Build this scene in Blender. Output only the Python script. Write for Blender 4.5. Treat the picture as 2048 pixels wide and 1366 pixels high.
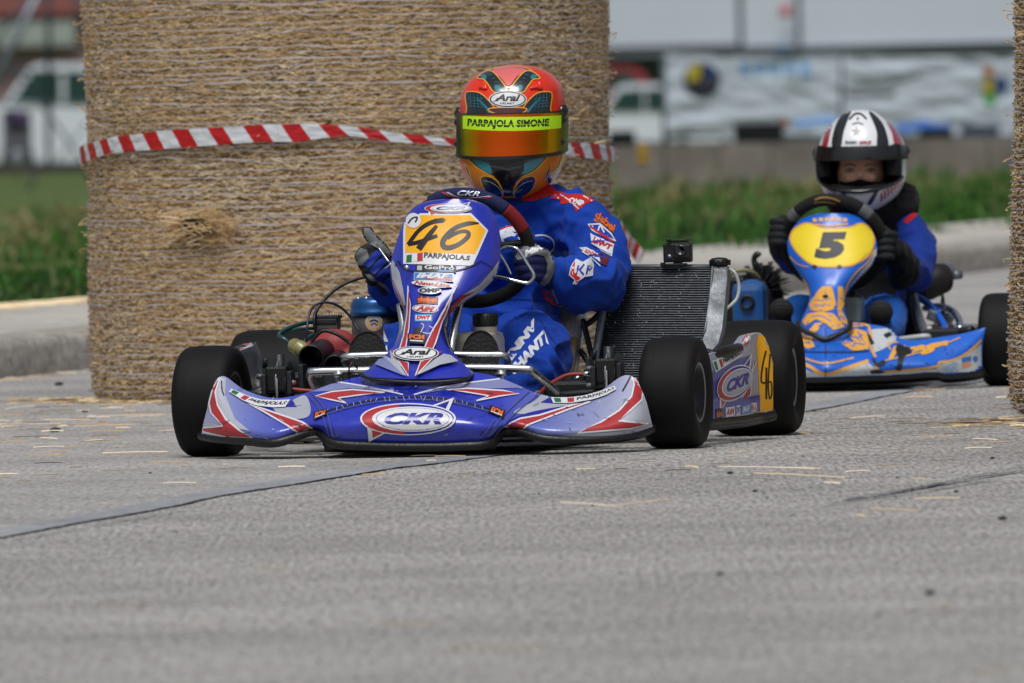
import bpy, bmesh, math, random
import numpy as np
from mathutils import Vector, Matrix, noise
from mathutils.bvhtree import BVHTree
from mathutils.geometry import tessellate_polygon
R = math.radians
random.seed(7); np.random.seed(7)
for o in list(bpy.data.objects): bpy.data.objects.remove(o)
COL = bpy.context.scene.collection
SC = bpy.context.scene
# ---------------------------------------------------------------- camera
F = 28900.0; H = 0.92
PITCH = math.atan((683 - 120) / F); ROLL = R(1.3)
CR = Matrix.Rotation(math.pi / 2 - PITCH, 3, 'X') @ Matrix.Rotation(-ROLL, 3, 'Z')
CP = Vector((0, 0, H))
cd = bpy.data.cameras.new('camera'); cam = bpy.data.objects.new('camera', cd); COL.objects.link(cam)
cam.matrix_world = Matrix.Translation(CP) @ CR.to_4x4()
cd.sensor_width = 36; cd.lens = F / 2048 * 36; cd.clip_start = 1; cd.clip_end = 5000
cd.dof.use_dof = True; cd.dof.focus_distance = 34.0; cd.dof.aperture_fstop = cd.lens / 1000 / 0.044
SC.camera = cam
# ---------------------------------------------------------------- light
SC.view_settings.view_transform = 'Standard'; SC.view_settings.look = 'None'
SC.view_settings.gamma = 1; SC.view_settings.exposure = 0.24
SUN_EL, SUN_AZ = R(62), R(190)
w = bpy.data.worlds.new('World'); SC.world = w; w.use_nodes = True
nt = w.node_tree; bg = nt.nodes['Background']
sky = nt.nodes.new('ShaderNodeTexSky'); sky.sky_type = 'NISHITA'; sky.sun_disc = False
sky.sun_elevation = SUN_EL; sky.sun_rotation = SUN_AZ; sky.dust_density = 4; sky.air_density = 1.0
hs = nt.nodes.new('ShaderNodeHueSaturation'); hs.inputs['Saturation'].default_value = 0.5   # overcast: nearly grey sky
nt.links.new(sky.outputs[0], hs.inputs['Color']); nt.links.new(hs.outputs[0], bg.inputs[0])
bg.inputs[1].default_value = 0.066
sd = bpy.data.lights.new('sun', 'SUN'); sd.energy = 1.9; sd.angle = R(28); sd.color = (1, .985, .965)
sun = bpy.data.objects.new('sun', sd); COL.objects.link(sun)
sdir = Vector((math.sin(SUN_AZ) * math.cos(SUN_EL), math.cos(SUN_AZ) * math.cos(SUN_EL), math.sin(SUN_EL)))
sun.rotation_euler = sdir.to_track_quat('Z', 'Y').to_euler(); sun.location = (0, 30, 20)

# ---------------------------------------------------------------- helpers
def ray(px, py):
    return (CR @ Vector(((px - 1024) / F, -(py - 683) / F, -1)))
def W(px, py, d):                      # world point seen at pixel (px,py), d metres away (world Y)
    r = ray(px, py); return CP + r * (d / r.y)
class Frame:                           # a thing's own frame: X right, Y away from camera, Z up
    def __init__(s, o, yaw):
        s.o = Vector(o); s.yaw = yaw
        s.M = Matrix.Translation(s.o) @ Matrix.Rotation(-yaw, 4, 'Z'); s.I = s.M.inverted()
        s.c = s.I @ CP; s.I3 = s.I.to_3x3()
    def U(s, px, py, Y):
        r = s.I3 @ ray(px, py); t = (Y - s.c.y) / r.y; return s.c + r * t
    def UX(s, px, py, X):
        r = s.I3 @ ray(px, py); t = (X - s.c.x) / r.x; return s.c + r * t
    def root(s, name, **k):
        o = bpy.data.objects.new(name, None); o.empty_display_size = .1; COL.objects.link(o)
        o.location = s.o; o.rotation_euler = (0, 0, -s.yaw); tag(o, **k); return o
WORLD = Frame((0, 0, 0), 0)
def tag(o, label=None, cat=None, group=None, kind=None):
    for k, v in (('label', label), ('category', cat), ('group', group), ('kind', kind)):
        if v: o[k] = v
    return o
def lin(c):
    if isinstance(c, str):
        c = [int(c[i:i + 2], 16) / 255 for i in (0, 2, 4)]
    return tuple((x / 12.92 if x <= .04045 else ((x + .055) / 1.055) ** 2.4) for x in c) + (1,)
MATS = {}
def mat(name, col, rough=.5, metal=0, coat=0, var=0, vscale=20, bump=0, bscale=60, dirt=0, dcol='3a3632', spec=.5, stretch=None, trans=0, alpha=1):
    if name in MATS: return MATS[name]
    m = bpy.data.materials.new(name); m.use_nodes = True; n = m.node_tree.nodes; L = m.node_tree.links
    b = n['Principled BSDF']; c = lin(col)
    b.inputs['Base Color'].default_value = c; b.inputs['Roughness'].default_value = rough
    b.inputs['Metallic'].default_value = metal; b.inputs['Coat Weight'].default_value = coat
    b.inputs['Coat Roughness'].default_value = .12; b.inputs['Specular IOR Level'].default_value = spec
    b.inputs['Transmission Weight'].default_value = trans; b.inputs['Alpha'].default_value = alpha
    tc = n.new('ShaderNodeTexCoord'); mp = n.new('ShaderNodeMapping'); L.new(tc.outputs['Object'], mp.inputs[0])
    if stretch: mp.inputs['Scale'].default_value = stretch
    out = None
    if var:
        t = n.new('ShaderNodeTexNoise'); t.inputs['Scale'].default_value = vscale; t.inputs['Detail'].default_value = 5
        L.new(mp.outputs[0], t.inputs[0])
        r = n.new('ShaderNodeMapRange'); r.inputs['From Min'].default_value = .3; r.inputs['From Max'].default_value = .7
        r.inputs['To Min'].default_value = 1 - var; r.inputs['To Max'].default_value = 1 + var; L.new(t.outputs[0], r.inputs[0])
        mx = n.new('ShaderNodeVectorMath'); mx.operation = 'SCALE'; mx.inputs[0].default_value = c[:3]
        L.new(r.outputs[0], mx.inputs['Scale']); out = mx.outputs[0]; L.new(out, b.inputs['Base Color'])
    if dirt:
        t = n.new('ShaderNodeTexNoise'); t.inputs['Scale'].default_value = 14; t.inputs['Detail'].default_value = 8; t.inputs['Roughness'].default_value = .75
        L.new(mp.outputs[0], t.inputs[0])
        r = n.new('ShaderNodeMapRange'); r.inputs['From Min'].default_value = .52; r.inputs['From Max'].default_value = .78; r.inputs['To Max'].default_value = dirt
        L.new(t.outputs[0], r.inputs[0])
        mx = n.new('ShaderNodeMix'); mx.data_type = 'RGBA'; mx.inputs['A'].default_value = c; mx.inputs['B'].default_value = lin(dcol)
        L.new(r.outputs[0], mx.inputs[0])
        if out: L.new(out, mx.inputs['A'])
        L.new(mx.outputs['Result'], b.inputs['Base Color'])
        rr = n.new('ShaderNodeMapRange'); rr.inputs['From Min'].default_value = .4; rr.inputs['From Max'].default_value = .75
        rr.inputs['To Min'].default_value = rough; rr.inputs['To Max'].default_value = min(1, rough + .35)
        L.new(t.outputs[0], rr.inputs[0]); L.new(rr.outputs[0], b.inputs['Roughness'])
    if bump:
        t = n.new('ShaderNodeTexNoise'); t.inputs['Scale'].default_value = bscale; t.inputs['Detail'].default_value = 6
        L.new(mp.outputs[0], t.inputs[0])
        bp = n.new('ShaderNodeBump'); bp.inputs['Strength'].default_value = bump; bp.inputs['Distance'].default_value = .01
        L.new(t.outputs[0], bp.inputs['Height']); L.new(bp.outputs[0], b.inputs['Normal'])
    MATS[name] = m; return m

class MB:                              # collects geometry; build() links ONE mesh object
    def __init__(s): s.v = []; s.f = []; s.m = []; s.s = []; s.mats = []
    def mi(s, m):
        if m not in s.mats: s.mats.append(m)
        return s.mats.index(m)
    def add(s, v, f, m, smooth=True):
        b = len(s.v); k = s.mi(m)
        s.v.extend([tuple(x) for x in v]); s.f.extend([tuple(b + i for i in q) for q in f])
        s.m.extend([k] * len(f)); s.s.extend([smooth] * len(f)); return s
    def bvh(s): return BVHTree.FromPolygons([Vector(v) for v in s.v], s.f)
    def build(s, name, parent=None, frame=None, **k):
        me = bpy.data.meshes.new(name); me.from_pydata(s.v, [], s.f)
        for m in s.mats: me.materials.append(m)
        me.polygons.foreach_set('material_index', s.m); me.polygons.foreach_set('use_smooth', s.s)
        me.validate(); me.update()
        o = bpy.data.objects.new(name, me); COL.objects.link(o)
        if parent: o.parent = parent
        elif frame: o.location = frame.o; o.rotation_euler = (0, 0, -frame.yaw)
        tag(o, **k); return o
    # ---- primitives
    def box(s, c, d, m, rot=None, bev=.0):
        hx, hy, hz = d[0] / 2, d[1] / 2, d[2] / 2
        bm = bmesh.new(); bmesh.ops.create_cube(bm, size=1)
        for v in bm.verts: v.co = Vector((v.co.x * d[0], v.co.y * d[1], v.co.z * d[2]))
        if bev: bmesh.ops.bevel(bm, geom=bm.edges[:], offset=bev, segments=2, affect='EDGES', profile=.6)
        M = (rot if rot else Matrix.Identity(3))
        bm.verts.index_update()
        s.add([M @ v.co + Vector(c) for v in bm.verts], [[v.index for v in f.verts] for f in bm.faces], m, False); bm.free(); return s
    def tube(s, pts, r, m, seg=10, closed=False, smooth=4, caps=True, sq=None, up=None):
        P = [Vector(p) for p in pts]
        rad = list(r) if hasattr(r, '__len__') else [r] * len(P)
        if smooth and len(P) > 2: P, rad = crv(P, rad, smooth, closed)
        n = len(P); V = []; N = None
        for i in range(n):
            a = P[(i - 1) % n] if (closed or i > 0) else P[i]; b = P[(i + 1) % n] if (closed or i < n - 1) else P[i]
            t = (b - a); t = t.normalized() if t.length > 1e-9 else Vector((0, 0, 1))
            if N is None:
                N = Vector(up) if up else (Vector((0, 0, 1)) if abs(t.z) < .9 else Vector((1, 0, 0)))
            N = (N - t * N.dot(t)); N = N.normalized() if N.length > 1e-6 else t.orthogonal().normalized()
            B = t.cross(N); rr = rad[i]; ra, rb = (rr if hasattr(rr, '__len__') else (rr, rr))
            for k in range(seg):
                an = 2 * math.pi * k / seg; V.append(P[i] + N * (ra * math.cos(an)) + B * (rb * math.sin(an)))
        Fc = []
        for i in range(n if closed else n - 1):
            j = (i + 1) % n
            for k in range(seg): Fc.append((i * seg + k, i * seg + (k + 1) % seg, j * seg + (k + 1) % seg, j * seg + k))
        if caps and not closed:
            V += [P[0], P[-1]]; a = len(V) - 2
            for k in range(seg):
                Fc.append((a, (k + 1) % seg, k)); Fc.append((a + 1, (n - 1) * seg + k, (n - 1) * seg + (k + 1) % seg))
        return s.add(V, Fc, m)
    def lathe(s, prof, m, c=(0, 0, 0), axis=(0, 0, 1), seg=32, smooth=True, sx=1, sy=1):
        A = Vector(axis).normalized(); N = A.orthogonal().normalized() if abs(A.z) < .99 else Vector((1, 0, 0)); B = A.cross(N); V = []
        for (r, h) in prof:
            for k in range(seg):
                an = 2 * math.pi * k / seg; V.append(Vector(c) + A * h + N * (r * sx * math.cos(an)) + B * (r * sy * math.sin(an)))
        Fc = [(i * seg + k, i * seg + (k + 1) % seg, (i + 1) * seg + (k + 1) % seg, (i + 1) * seg + k) for i in range(len(prof) - 1) for k in range(seg)]
        return s.add(V, Fc, m, smooth)
    def grid(s, G, m, thick=0, back=None):      # G: numpy [r][c][3]; optional solid thickness
        r, c, _ = G.shape; V = G.reshape(-1, 3)
        Fc = [(i * c + j, i * c + j + 1, (i + 1) * c + j + 1, (i + 1) * c + j) for i in range(r - 1) for j in range(c - 1)]
        s.add(V.tolist(), Fc, m)
        if thick:
            du = np.gradient(G, axis=1); dv = np.gradient(G, axis=0); n = np.cross(du, dv)
            n /= (np.linalg.norm(n, axis=2, keepdims=True) + 1e-12)
            if n[:, :, 1].mean() < 0: n = -n      # away from camera
            G2 = (G + n * thick).reshape(-1, 3)
            s.add(G2.tolist(), [q[::-1] for q in Fc], back or m)
            per = [j for j in range(c)] + [i * c + c - 1 for i in range(1, r)] + [(r - 1) * c + j for j in range(c - 2, -1, -1)] + [i * c for i in range(r - 2, 0, -1)]
            VV = [V[i] for i in per] + [G2[i] for i in per]; k = len(per)
            s.add(VV, [(i, (i + 1) % k, k + (i + 1) % k, k + i) for i in range(k)], back or m)
        return s
def cr1(a, b, c, d, t):
    return .5 * ((2 * b) + (c - a) * t + (2 * a - 5 * b + 4 * c - d) * t * t + (3 * b - a - 3 * c + d) * t ** 3)
def crv(P, rad, k, closed=False):
    n = len(P); out = []; ro = []; g = lambda L, i: L[i % n] if closed else L[max(0, min(n - 1, i))]
    rad = [np.array(x, float) if hasattr(x, '__len__') else x for x in rad]
    for i in range(n if closed else n - 1):
        for j in range(k):
            t = j / k; out.append(cr1(g(P, i - 1), g(P, i), g(P, i + 1), g(P, i + 2), t))
            a, b = g(rad, i), g(rad, i + 1); ro.append(a + (b - a) * (t * t * (3 - 2 * t)))
    if not closed: out.append(P[-1]); ro.append(rad[-1])
    return out, ro
def resample(A, k):                    # catmull-rom along axis 0, k per span
    n = A.shape[0]; o = []
    for i in range(n - 1):
        a, b, c, d = A[max(i - 1, 0)], A[i], A[i + 1], A[min(i + 2, n - 1)]
        for j in range(k): o.append(cr1(a, b, c, d, j / k))
    o.append(A[-1]); return np.array(o)
def surf(rows, kr, kc):                # control rows -> dense grid
    A = np.array([[list(p) for p in r] for r in rows], float)
    A = resample(A, kr); return np.swapaxes(resample(np.swapaxes(A, 0, 1), kc), 0, 1)
def interp(x, xs, ys): return float(np.interp(x, xs, ys))
# ---- 2D shapes for stickers: (verts2d, faces)
def poly(pts):
    t = tessellate_polygon([[Vector((x, y, 0)) for x, y in pts]]); return (list(pts), [tuple(q) for q in t])
def smoothpoly(pts, k=5, closed=True):
    P, _ = crv([Vector((x, y, 0)) for x, y in pts], [0] * len(pts), k, closed); return poly([(p.x, p.y) for p in P])
def ell(cx, cy, rx, ry, rot=0, n=40, a0=0, a1=360):
    c, s_ = math.cos(R(rot)), math.sin(R(rot)); P = []
    for i in range(n):
        a = R(a0 + (a1 - a0) * i / n); x, y = rx * math.cos(a), ry * math.sin(a); P.append((cx + x * c - y * s_, cy + x * s_ + y * c))
    return poly(P)
def stroke(pts, w, k=5, closed=False):
    P, ww = crv([Vector((x, y, 0)) for x, y in pts], w if hasattr(w, '__len__') else [w] * len(pts), k, closed) if (k and len(pts) > 2) else ([Vector((x, y, 0)) for x, y in pts], w if hasattr(w, '__len__') else [w] * len(pts))
    V = []; n = len(P)
    for i in range(n):
        a = P[(i - 1) % n] if closed or i else P[0]; b = P[(i + 1) % n] if closed or i < n - 1 else P[-1]
        t = (b - a).normalized(); N = Vector((-t.y, t.x, 0)) * (ww[i] / 2); V += [(P[i] + N).to_tuple()[:2], (P[i] - N).to_tuple()[:2]]
    Fc = [(2 * i, 2 * i + 1, 2 * ((i + 1) % n) + 1, 2 * ((i + 1) % n)) for i in range(n if closed else n - 1)]
    return (V, Fc)
TXT = {}
def text(s, shear=0, bold=0.0, space=1.0):   # unit text: width 1 (x 0..1), height 1 (y 0 top ..1 bottom)
    key = (s, shear, bold, space)
    if key in TXT: return TXT[key]
    cu = bpy.data.curves.new('t', 'FONT'); cu.body = s; cu.shear = shear; cu.offset = bold; cu.resolution_u = 3; cu.space_character = space
    o = bpy.data.objects.new('t', cu); COL.objects.link(o)
    me = bpy.data.meshes.new_from_object(o.evaluated_get(bpy.context.evaluated_depsgraph_get()))
    V = [(v.co.x, v.co.y) for v in me.vertices]; Fc = [tuple(p.vertices) for p in me.polygons]
    bpy.data.objects.remove(o); bpy.data.curves.remove(cu); bpy.data.meshes.remove(me)
    xs = [v[0] for v in V]; ys = [v[1] for v in V]; x0, x1, y0, y1 = min(xs), max(xs), min(ys), max(ys)
    TXT[key] = ([((x - x0) / (x1 - x0), 1 - (y - y0) / (y1 - y0)) for x, y in V], Fc); return TXT[key]
def quad(sh, tl, tr, br, bl):          # map unit square (y down) on a pixel quad
    V = [];
    for u, v in sh[0]:
        V.append(tuple((1 - v) * ((1 - u) * tl[i] + u * tr[i]) + v * ((1 - u) * bl[i] + u * br[i]) for i in (0, 1)))
    return (V, sh[1])
def rect(sh, x0, y0, x1, y1, rot=0):
    c, s_ = math.cos(R(rot)), math.sin(R(rot)); cx, cy = (x0 + x1) / 2, (y0 + y1) / 2
    f = lambda x, y: (cx + (x - cx) * c - (y - cy) * s_, cy + (x - cx) * s_ + (y - cy) * c)
    return quad(sh, f(x0, y0), f(x1, y0), f(x1, y1), f(x0, y1))
SQ = ([(0, 0), (1, 0), (1, 1), (0, 1)], [(0, 1, 2, 3)])
def subdiv(sh, step):
    bm = bmesh.new(); vs = [bm.verts.new((x, y, 0)) for x, y in sh[0]]
    for f in sh[1]:
        try: bm.faces.new([vs[i] for i in f])
        except ValueError: pass
    xs = [v[0] for v in sh[0]]; ys = [v[1] for v in sh[0]]
    for ax, lo, hi in ((0, min(xs), max(xs)), (1, min(ys), max(ys))):
        g = math.floor(lo / step) * step + step
        while g < hi:
            co = Vector((g, 0, 0)) if ax == 0 else Vector((0, g, 0)); no = Vector((1, 0, 0)) if ax == 0 else Vector((0, 1, 0))
            bmesh.ops.bisect_plane(bm, geom=bm.verts[:] + bm.edges[:] + bm.faces[:], plane_co=co, plane_no=no, dist=1e-6); g += step
    bm.verts.index_update(); r = ([(v.co.x, v.co.y) for v in bm.verts], [tuple(v.index for v in f.verts) for f in bm.faces]); bm.free(); return r
class Dec:                             # stickers that follow a part's surface
    def __init__(s, mb, frame, tgt=None, base=.0008, d=.0004): s.mb = mb; s.fr = frame; s.t = (tgt or mb).bvh(); s.l = base; s.d = d; s.k = 1; s.bb = []
    def put(s, sh, m, step=6, lift=None):
        xs = [p[0] for p in sh[0]]; ys = [p[1] for p in sh[0]]; q = (min(xs), min(ys), max(xs), max(ys)); lv = 1
        for (a, b_, c, d_, l_) in s.bb:
            if l_ >= lv and a < q[2] and c > q[0] and b_ < q[3] and d_ > q[1]: lv = l_ + 1
        s.bb.append(q + (lv,)); off = s.l + s.d * lv; V2, Fc = subdiv(sh, step * s.k); V = []; ok = []
        for x, y in V2:
            r = (s.fr.I3 @ ray(x, y)).normalized(); h, n, i, dd = s.t.ray_cast(s.fr.c, r)
            if h is None: V.append((0, 0, 0)); ok.append(False); continue
            if n.dot(r) > 0: n = -n
            n = (n - r * .6).normalized(); V.append(h + n * off); ok.append(True)
        keep = []
        for f in Fc:
            if all(ok[i] for i in f):
                dd = [(V[i] - s.fr.c).length for i in f]
                if max(dd) - min(dd) < .06: keep.append(f)
        used = sorted({i for f in keep for i in f}); rm = {a: b for b, a in enumerate(used)}
        s.mb.add([V[i] for i in used], [tuple(rm[i] for i in f) for f in keep], m)
def fuse(mb, voxel, smooth=3, fac=.5):      # one continuous skin over everything in mb
    o = mb.build('tmp'); md = o.modifiers.new('r', 'REMESH'); md.mode = 'VOXEL'; md.voxel_size = voxel
    if smooth: sm = o.modifiers.new('s', 'SMOOTH'); sm.iterations = smooth; sm.factor = fac
    me = bpy.data.meshes.new_from_object(o.evaluated_get(bpy.context.evaluated_depsgraph_get()))
    V = np.zeros(len(me.vertices) * 3); me.vertices.foreach_get('co', V); V = V.reshape(-1, 3)
    N = np.zeros(len(me.vertices) * 3); me.vertices.foreach_get('normal', N); N = N.reshape(-1, 3)
    Fc = [tuple(p.vertices) for p in me.polygons]
    bpy.data.objects.remove(o); bpy.data.meshes.remove(me); return V, N, Fc
def ico(mb, c, r, m, sub=2, rot=None):
    bm = bmesh.new(); bmesh.ops.create_icosphere(bm, subdivisions=sub, radius=1); r = r if hasattr(r, '__len__') else (r, r, r)
    bm.verts.index_update(); M = rot or Matrix.Identity(3)
    mb.add([Vector(c) + M @ Vector((v.co.x * r[0], v.co.y * r[1], v.co.z * r[2])) for v in bm.verts], [[v.index for v in f.verts] for f in bm.faces], m); bm.free()
def Z(y, x0, y0, k): return None
# ---------------------------------------------------------------- setting
def node_ground(name, c1, c2, scale, stretch, rough, bump, spk=.0):
    m = bpy.data.materials.new(name); m.use_nodes = True; n = m.node_tree.nodes; L = m.node_tree.links; b = n['Principled BSDF']
    b.inputs['Roughness'].default_value = rough; b.inputs['Specular IOR Level'].default_value = .3
    tc = n.new('ShaderNodeTexCoord'); mp = n.new('ShaderNodeMapping'); mp.inputs['Scale'].default_value = stretch; L.new(tc.outputs['Object'], mp.inputs[0])
    a = n.new('ShaderNodeTexNoise'); a.inputs['Scale'].default_value = scale; a.inputs['Detail'].default_value = 7; a.inputs['Roughness'].default_value = .72; L.new(mp.outputs[0], a.inputs[0])
    d = n.new('ShaderNodeTexNoise'); d.inputs['Scale'].default_value = 1.3; d.inputs['Detail'].default_value = 5; L.new(tc.outputs['Object'], d.inputs[0])
    cr = n.new('ShaderNodeValToRGB'); cr.color_ramp.elements[0].position = .34; cr.color_ramp.elements[0].color = lin(c1); cr.color_ramp.elements[1].position = .66; cr.color_ramp.elements[1].color = lin(c2)
    L.new(a.outputs[0], cr.inputs[0])
    r = n.new('ShaderNodeMapRange'); r.inputs['From Min'].default_value = .3; r.inputs['From Max'].default_value = .7; r.inputs['To Min'].default_value = .80; r.inputs['To Max'].default_value = 1.16; L.new(d.outputs[0], r.inputs[0])
    mx = n.new('ShaderNodeVectorMath'); mx.operation = 'SCALE'; L.new(cr.outputs[0], mx.inputs[0]); L.new(r.outputs[0], mx.inputs['Scale'])
    out = mx.outputs[0]
    if spk:
        v = n.new('ShaderNodeTexNoise'); v.inputs['Scale'].default_value = scale * .6; v.inputs['Detail'].default_value = 2
        m2 = n.new('ShaderNodeMapping'); m2.inputs['Scale'].default_value = stretch; m2.inputs['Location'].default_value = (3, 7, 1); L.new(tc.outputs['Object'], m2.inputs[0]); L.new(m2.outputs[0], v.inputs[0])
        q = n.new('ShaderNodeMapRange'); q.inputs['From Min'].default_value = .62; q.inputs['From Max'].default_value = .74; q.inputs['To Max'].default_value = spk; L.new(v.outputs[0], q.inputs[0])
        k = n.new('ShaderNodeMix'); k.data_type = 'RGBA'; k.inputs['B'].default_value = lin('3f4144'); L.new(q.outputs[0], k.inputs[0]); L.new(out, k.inputs['A']); out = k.outputs['Result']
    L.new(out, b.inputs['Base Color'])
    bp = n.new('ShaderNodeBump'); bp.inputs['Strength'].default_value = bump; bp.inputs['Distance'].default_value = .004; L.new(a.outputs[0], bp.inputs['Height']); L.new(bp.outputs[0], b.inputs['Normal'])
    return m
def gpt(px, py, z=0):                 # ground point under a pixel
    r = ray(px, py); t = (z - H) / r.z; return CP + r * t
ASPH = node_ground('asphalt', '656361', 'bab7b3', 95, (1, .08, 1), .88, .6, .6)
CONC = node_ground('concrete', '84827f', 'b0adaa', 80, (1, .09, 1), .85, .25, .3)
SIDE = node_ground('pavement_concrete', '9a968f', 'c2beb6', 9, (1, 1, 1), .9, .3, .2)
KERB = node_ground('kerb_concrete', '7a756d', 'b3aea6', 12, (1, 1, 2), .9, .4, .3)
EARTH = node_ground('earth', '35501f', '5e6a3a', 2, (1, 1, 1), 1, .3)
kerbY = lambda x: 43.4 + (x + 1.5) * 4.75           # kerb line runs obliquely into the distance
grassY = lambda x: 49.6 + (x + 1.77) * 3.9
def sheet(name, rows, m, z, **k):
    b = MB(); V = []
    for r in rows:
        V += [(p[0], p[1], z) for p in r]
    n = len(rows[0]); b.add(V, [(i * n + j, i * n + j + 1, (i + 1) * n + j + 1, (i + 1) * n + j) for i in range(len(rows) - 1) for j in range(n - 1)], m, False)
    return b.build(name, **k)
# one sheet of terrain to the horizon, falling gently away behind the grass
b = MB(); xs = [-900, -200, -60, -20, -8, -4, -2, 0, 2, 4, 8, 20, 60, 200, 900]; ys = [-300, 0, 20, 30, 40, 44, 47] + [50 + i * 2 for i in range(20)] + [95, 110, 130, 160, 200, 260, 400, 900, 3500]
def gz(x, y):
    g = y - grassY(max(-6, min(6, x)))
    return -.06 if g < -1.5 else (-.06 + (g + 1.5) / 1.5 * .15 if g < 0 else max(-1.05, .09 - .0053 * g))
b.add([(x, y, gz(x, y)) for y in ys for x in xs], [(i * 15 + j, i * 15 + j + 1, (i + 1) * 15 + j + 1, (i + 1) * 15 + j) for i in range(len(ys) - 1) for j in range(14)], EARTH)
b.build('ground', kind='structure')
X2 = [-6, -3, -1.5, 0, 1.5, 3, 6]
sheet('road', [[(-12, -20), (-6, -20), (0, -20), (6, -20), (12, -20)], [(-12, 20), (-6, 20), (0, 20), (6, 20), (12, 20)], [(-6.2, kerbY(-6)), (-4.2, kerbY(-4.2)), (0, kerbY(0)), (4, kerbY(4)), (8, kerbY(8))]], ASPH, 0, kind='structure')
JL = [gpt(-400, 1160), gpt(-200, 1118), gpt(0, 1078), gpt(176, 1045), gpt(325, 1019), gpt(440, 994), gpt(615, 966), gpt(791, 938), gpt(900, 925), gpt(1150, 890), gpt(1400, 855), gpt(1648, 818), gpt(1855, 779), gpt(2200, 735)]
P, _ = crv(JL, [0] * len(JL), 4)
NJ = len(P)
sheet('concrete_lane', [[(p.x, p.y) for p in P], [(-6 + 9.5 * i / (NJ - 1), kerbY(-6 + 9.5 * i / (NJ - 1)) - .01 if -6 + 9.5 * i / (NJ - 1) > -4.4 else 29.8) for i in range(NJ)]], CONC, .001, kind='structure')
SMOOTHC = node_ground('smooth_concrete', '7f8388', '999c9f', 30, (1, .25, 1), .75, .15, .1)
sheet('concrete_margin', [[(p.x, p.y) for p in P], [(p.x - .085 - .02 * noise.noise(p * 3), p.y + .15) for p in P]], SMOOTHC, .002, kind='structure')
JM = mat('joint_tar', '2c2d2f', .95)
P2, _ = crv(JL, [0] * len(JL), 26); V = []
for i, p in enumerate(P2):
    wd = .0012 + .005 * max(0, noise.noise(p * 11)) + .0042 * random.random(); of = .010 * noise.noise(p * 5) + .004 * noise.noise(p * 23)
    wd *= 1 if p.y < 33 else .5
    V += [(p.x + of - wd, p.y, .003), (p.x + of + wd, p.y, .003)]
b = MB(); b.add(V, [(2 * i, 2 * i + 1, 2 * i + 3, 2 * i + 2) for i in range(len(P2) - 1)], JM); b.build('road_joint', kind='structure')
STAIN = mat('old_tar_line', '5c5e64', .9, var=.3, vscale=30)
b = MB()
for A, B_, w0 in (((1690, 1003), (2080, 938), .012), ((1660, 1012), (1990, 962), .006), ((2075, 930), (1800, 985), .005), ((350, 1027), (30, 1083), .004)):
    a, c = gpt(*A), gpt(*B_); V = []
    for i in range(41):
        p = a.lerp(c, i / 40); q = w0 * (.5 + random.random()); V += [(p.x - q + .01 * noise.noise(p * 2), p.y, .004), (p.x + q * .5 + .01 * noise.noise(p * 2), p.y, .004)]
    b.add(V, [(2 * i, 2 * i + 1, 2 * i + 3, 2 * i + 2) for i in range(40)], STAIN)
b.build('road_seam', kind='structure')
# pavement behind a real kerb stone
b = MB(); xs = [-4.5 + i * .5 for i in range(22)]; V = []
prof = [(0, 0.0), (.004, .085), (.02, .108), (.06, .118), (.22, .12)]
def alongk(x, off, z):   # offset perpendicular to the kerb
    return (x - off * .977, kerbY(x) + off * .21, z)
for x in xs:
    for o_, z in prof: V.append(alongk(x, o_ * 1.0, z))
n = len(prof); b.add(V, [(i * n + j, (i + 1) * n + j, (i + 1) * n + j + 1, i * n + j + 1) for i in range(len(xs) - 1) for j in range(n - 1)], KERB); b.build('kerb', kind='structure')
b = MB(); V = []
for x in xs: V += [alongk(x, .222, .118), (x - 2.1 * 0 - .6, grassY(x - .6) + .3, .112)]
V = []
for i in range(30):
    x = -5 + i * .35; V += [alongk(x, .222, .118), (x - 1.35, max(grassY(x - 1.35), kerbY(x) + .5), .112)]
b.add(V, [(2 * i, 2 * i + 2, 2 * i + 3, 2 * i + 1) for i in range(29)], SIDE, False); b.build('pavement', kind='structure')
# grass: blades and broad weed leaves
GM = [mat('grass_%d' % i, c, .6, spec=.3) for i, c in enumerate(('30561d', '3f6c26', '223f16', '556838', '74744c', '8a845c'))]
b = MB(); packs = {i: ([], []) for i in range(6)}
def blade(x, y, z, h, wd, k):
    V, Fc = packs[k]; a = random.uniform(0, 6.283); dx, dy = math.cos(a) * wd, math.sin(a) * wd; ln = random.uniform(-.5, .5) * h; lm = random.uniform(-.3, .3) * h; i = len(V)
    V += [(x - dx, y - dy, z), (x + dx, y + dy, z), (x + ln * .4 + dx, y + dy + lm * .3, z + h * .6), (x + ln * .4 - dx, y - dy + lm * .3, z + h * .6), (x + ln, y + lm, z + h)]
    Fc += [(i, i + 1, i + 2, i + 3), (i + 3, i + 2, i + 4)]
for k in range(90000):
    t = random.random() ** 1.6; x = random.uniform(-5.5, 6.5); g = t * 72; y = grassY(x) + g - .2
    nz = noise.noise(Vector((x * .9, y * .25, 0))); tall = noise.noise(Vector((x * 2, y * .5, 5)))
    h = (.02 + .05 * random.random()) * (.7 + 2.2 * max(0, tall)) * (1 + g / 90); r_ = random.random()
    if g > 40 and nz > -.15: kk = (4, 5, 3, 4)[int(r_ * 4)]
    elif g > 18: kk = (3, 4, 1, 5)[int(r_ * 4)] if nz > -.02 + .3 * (random.random() - .5) else (0, 1, 3)[int(r_ * 3)]
    else: kk = (0, 1, 1, 2)[int(r_ * 4)] if nz > -.15 else (2, 0, 3)[int(r_ * 3)]
    if r_ > .97: kk = 5
    blade(x, y, gz(x, y) - .01, h, random.uniform(.003, .010) * (1 + g / 25), kk)
for i in packs: b.add(packs[i][0], packs[i][1], GM[i], False)
b.build('grass', kind='stuff', label='green weedy grass verge behind the pavement', cat='grass')
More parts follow.
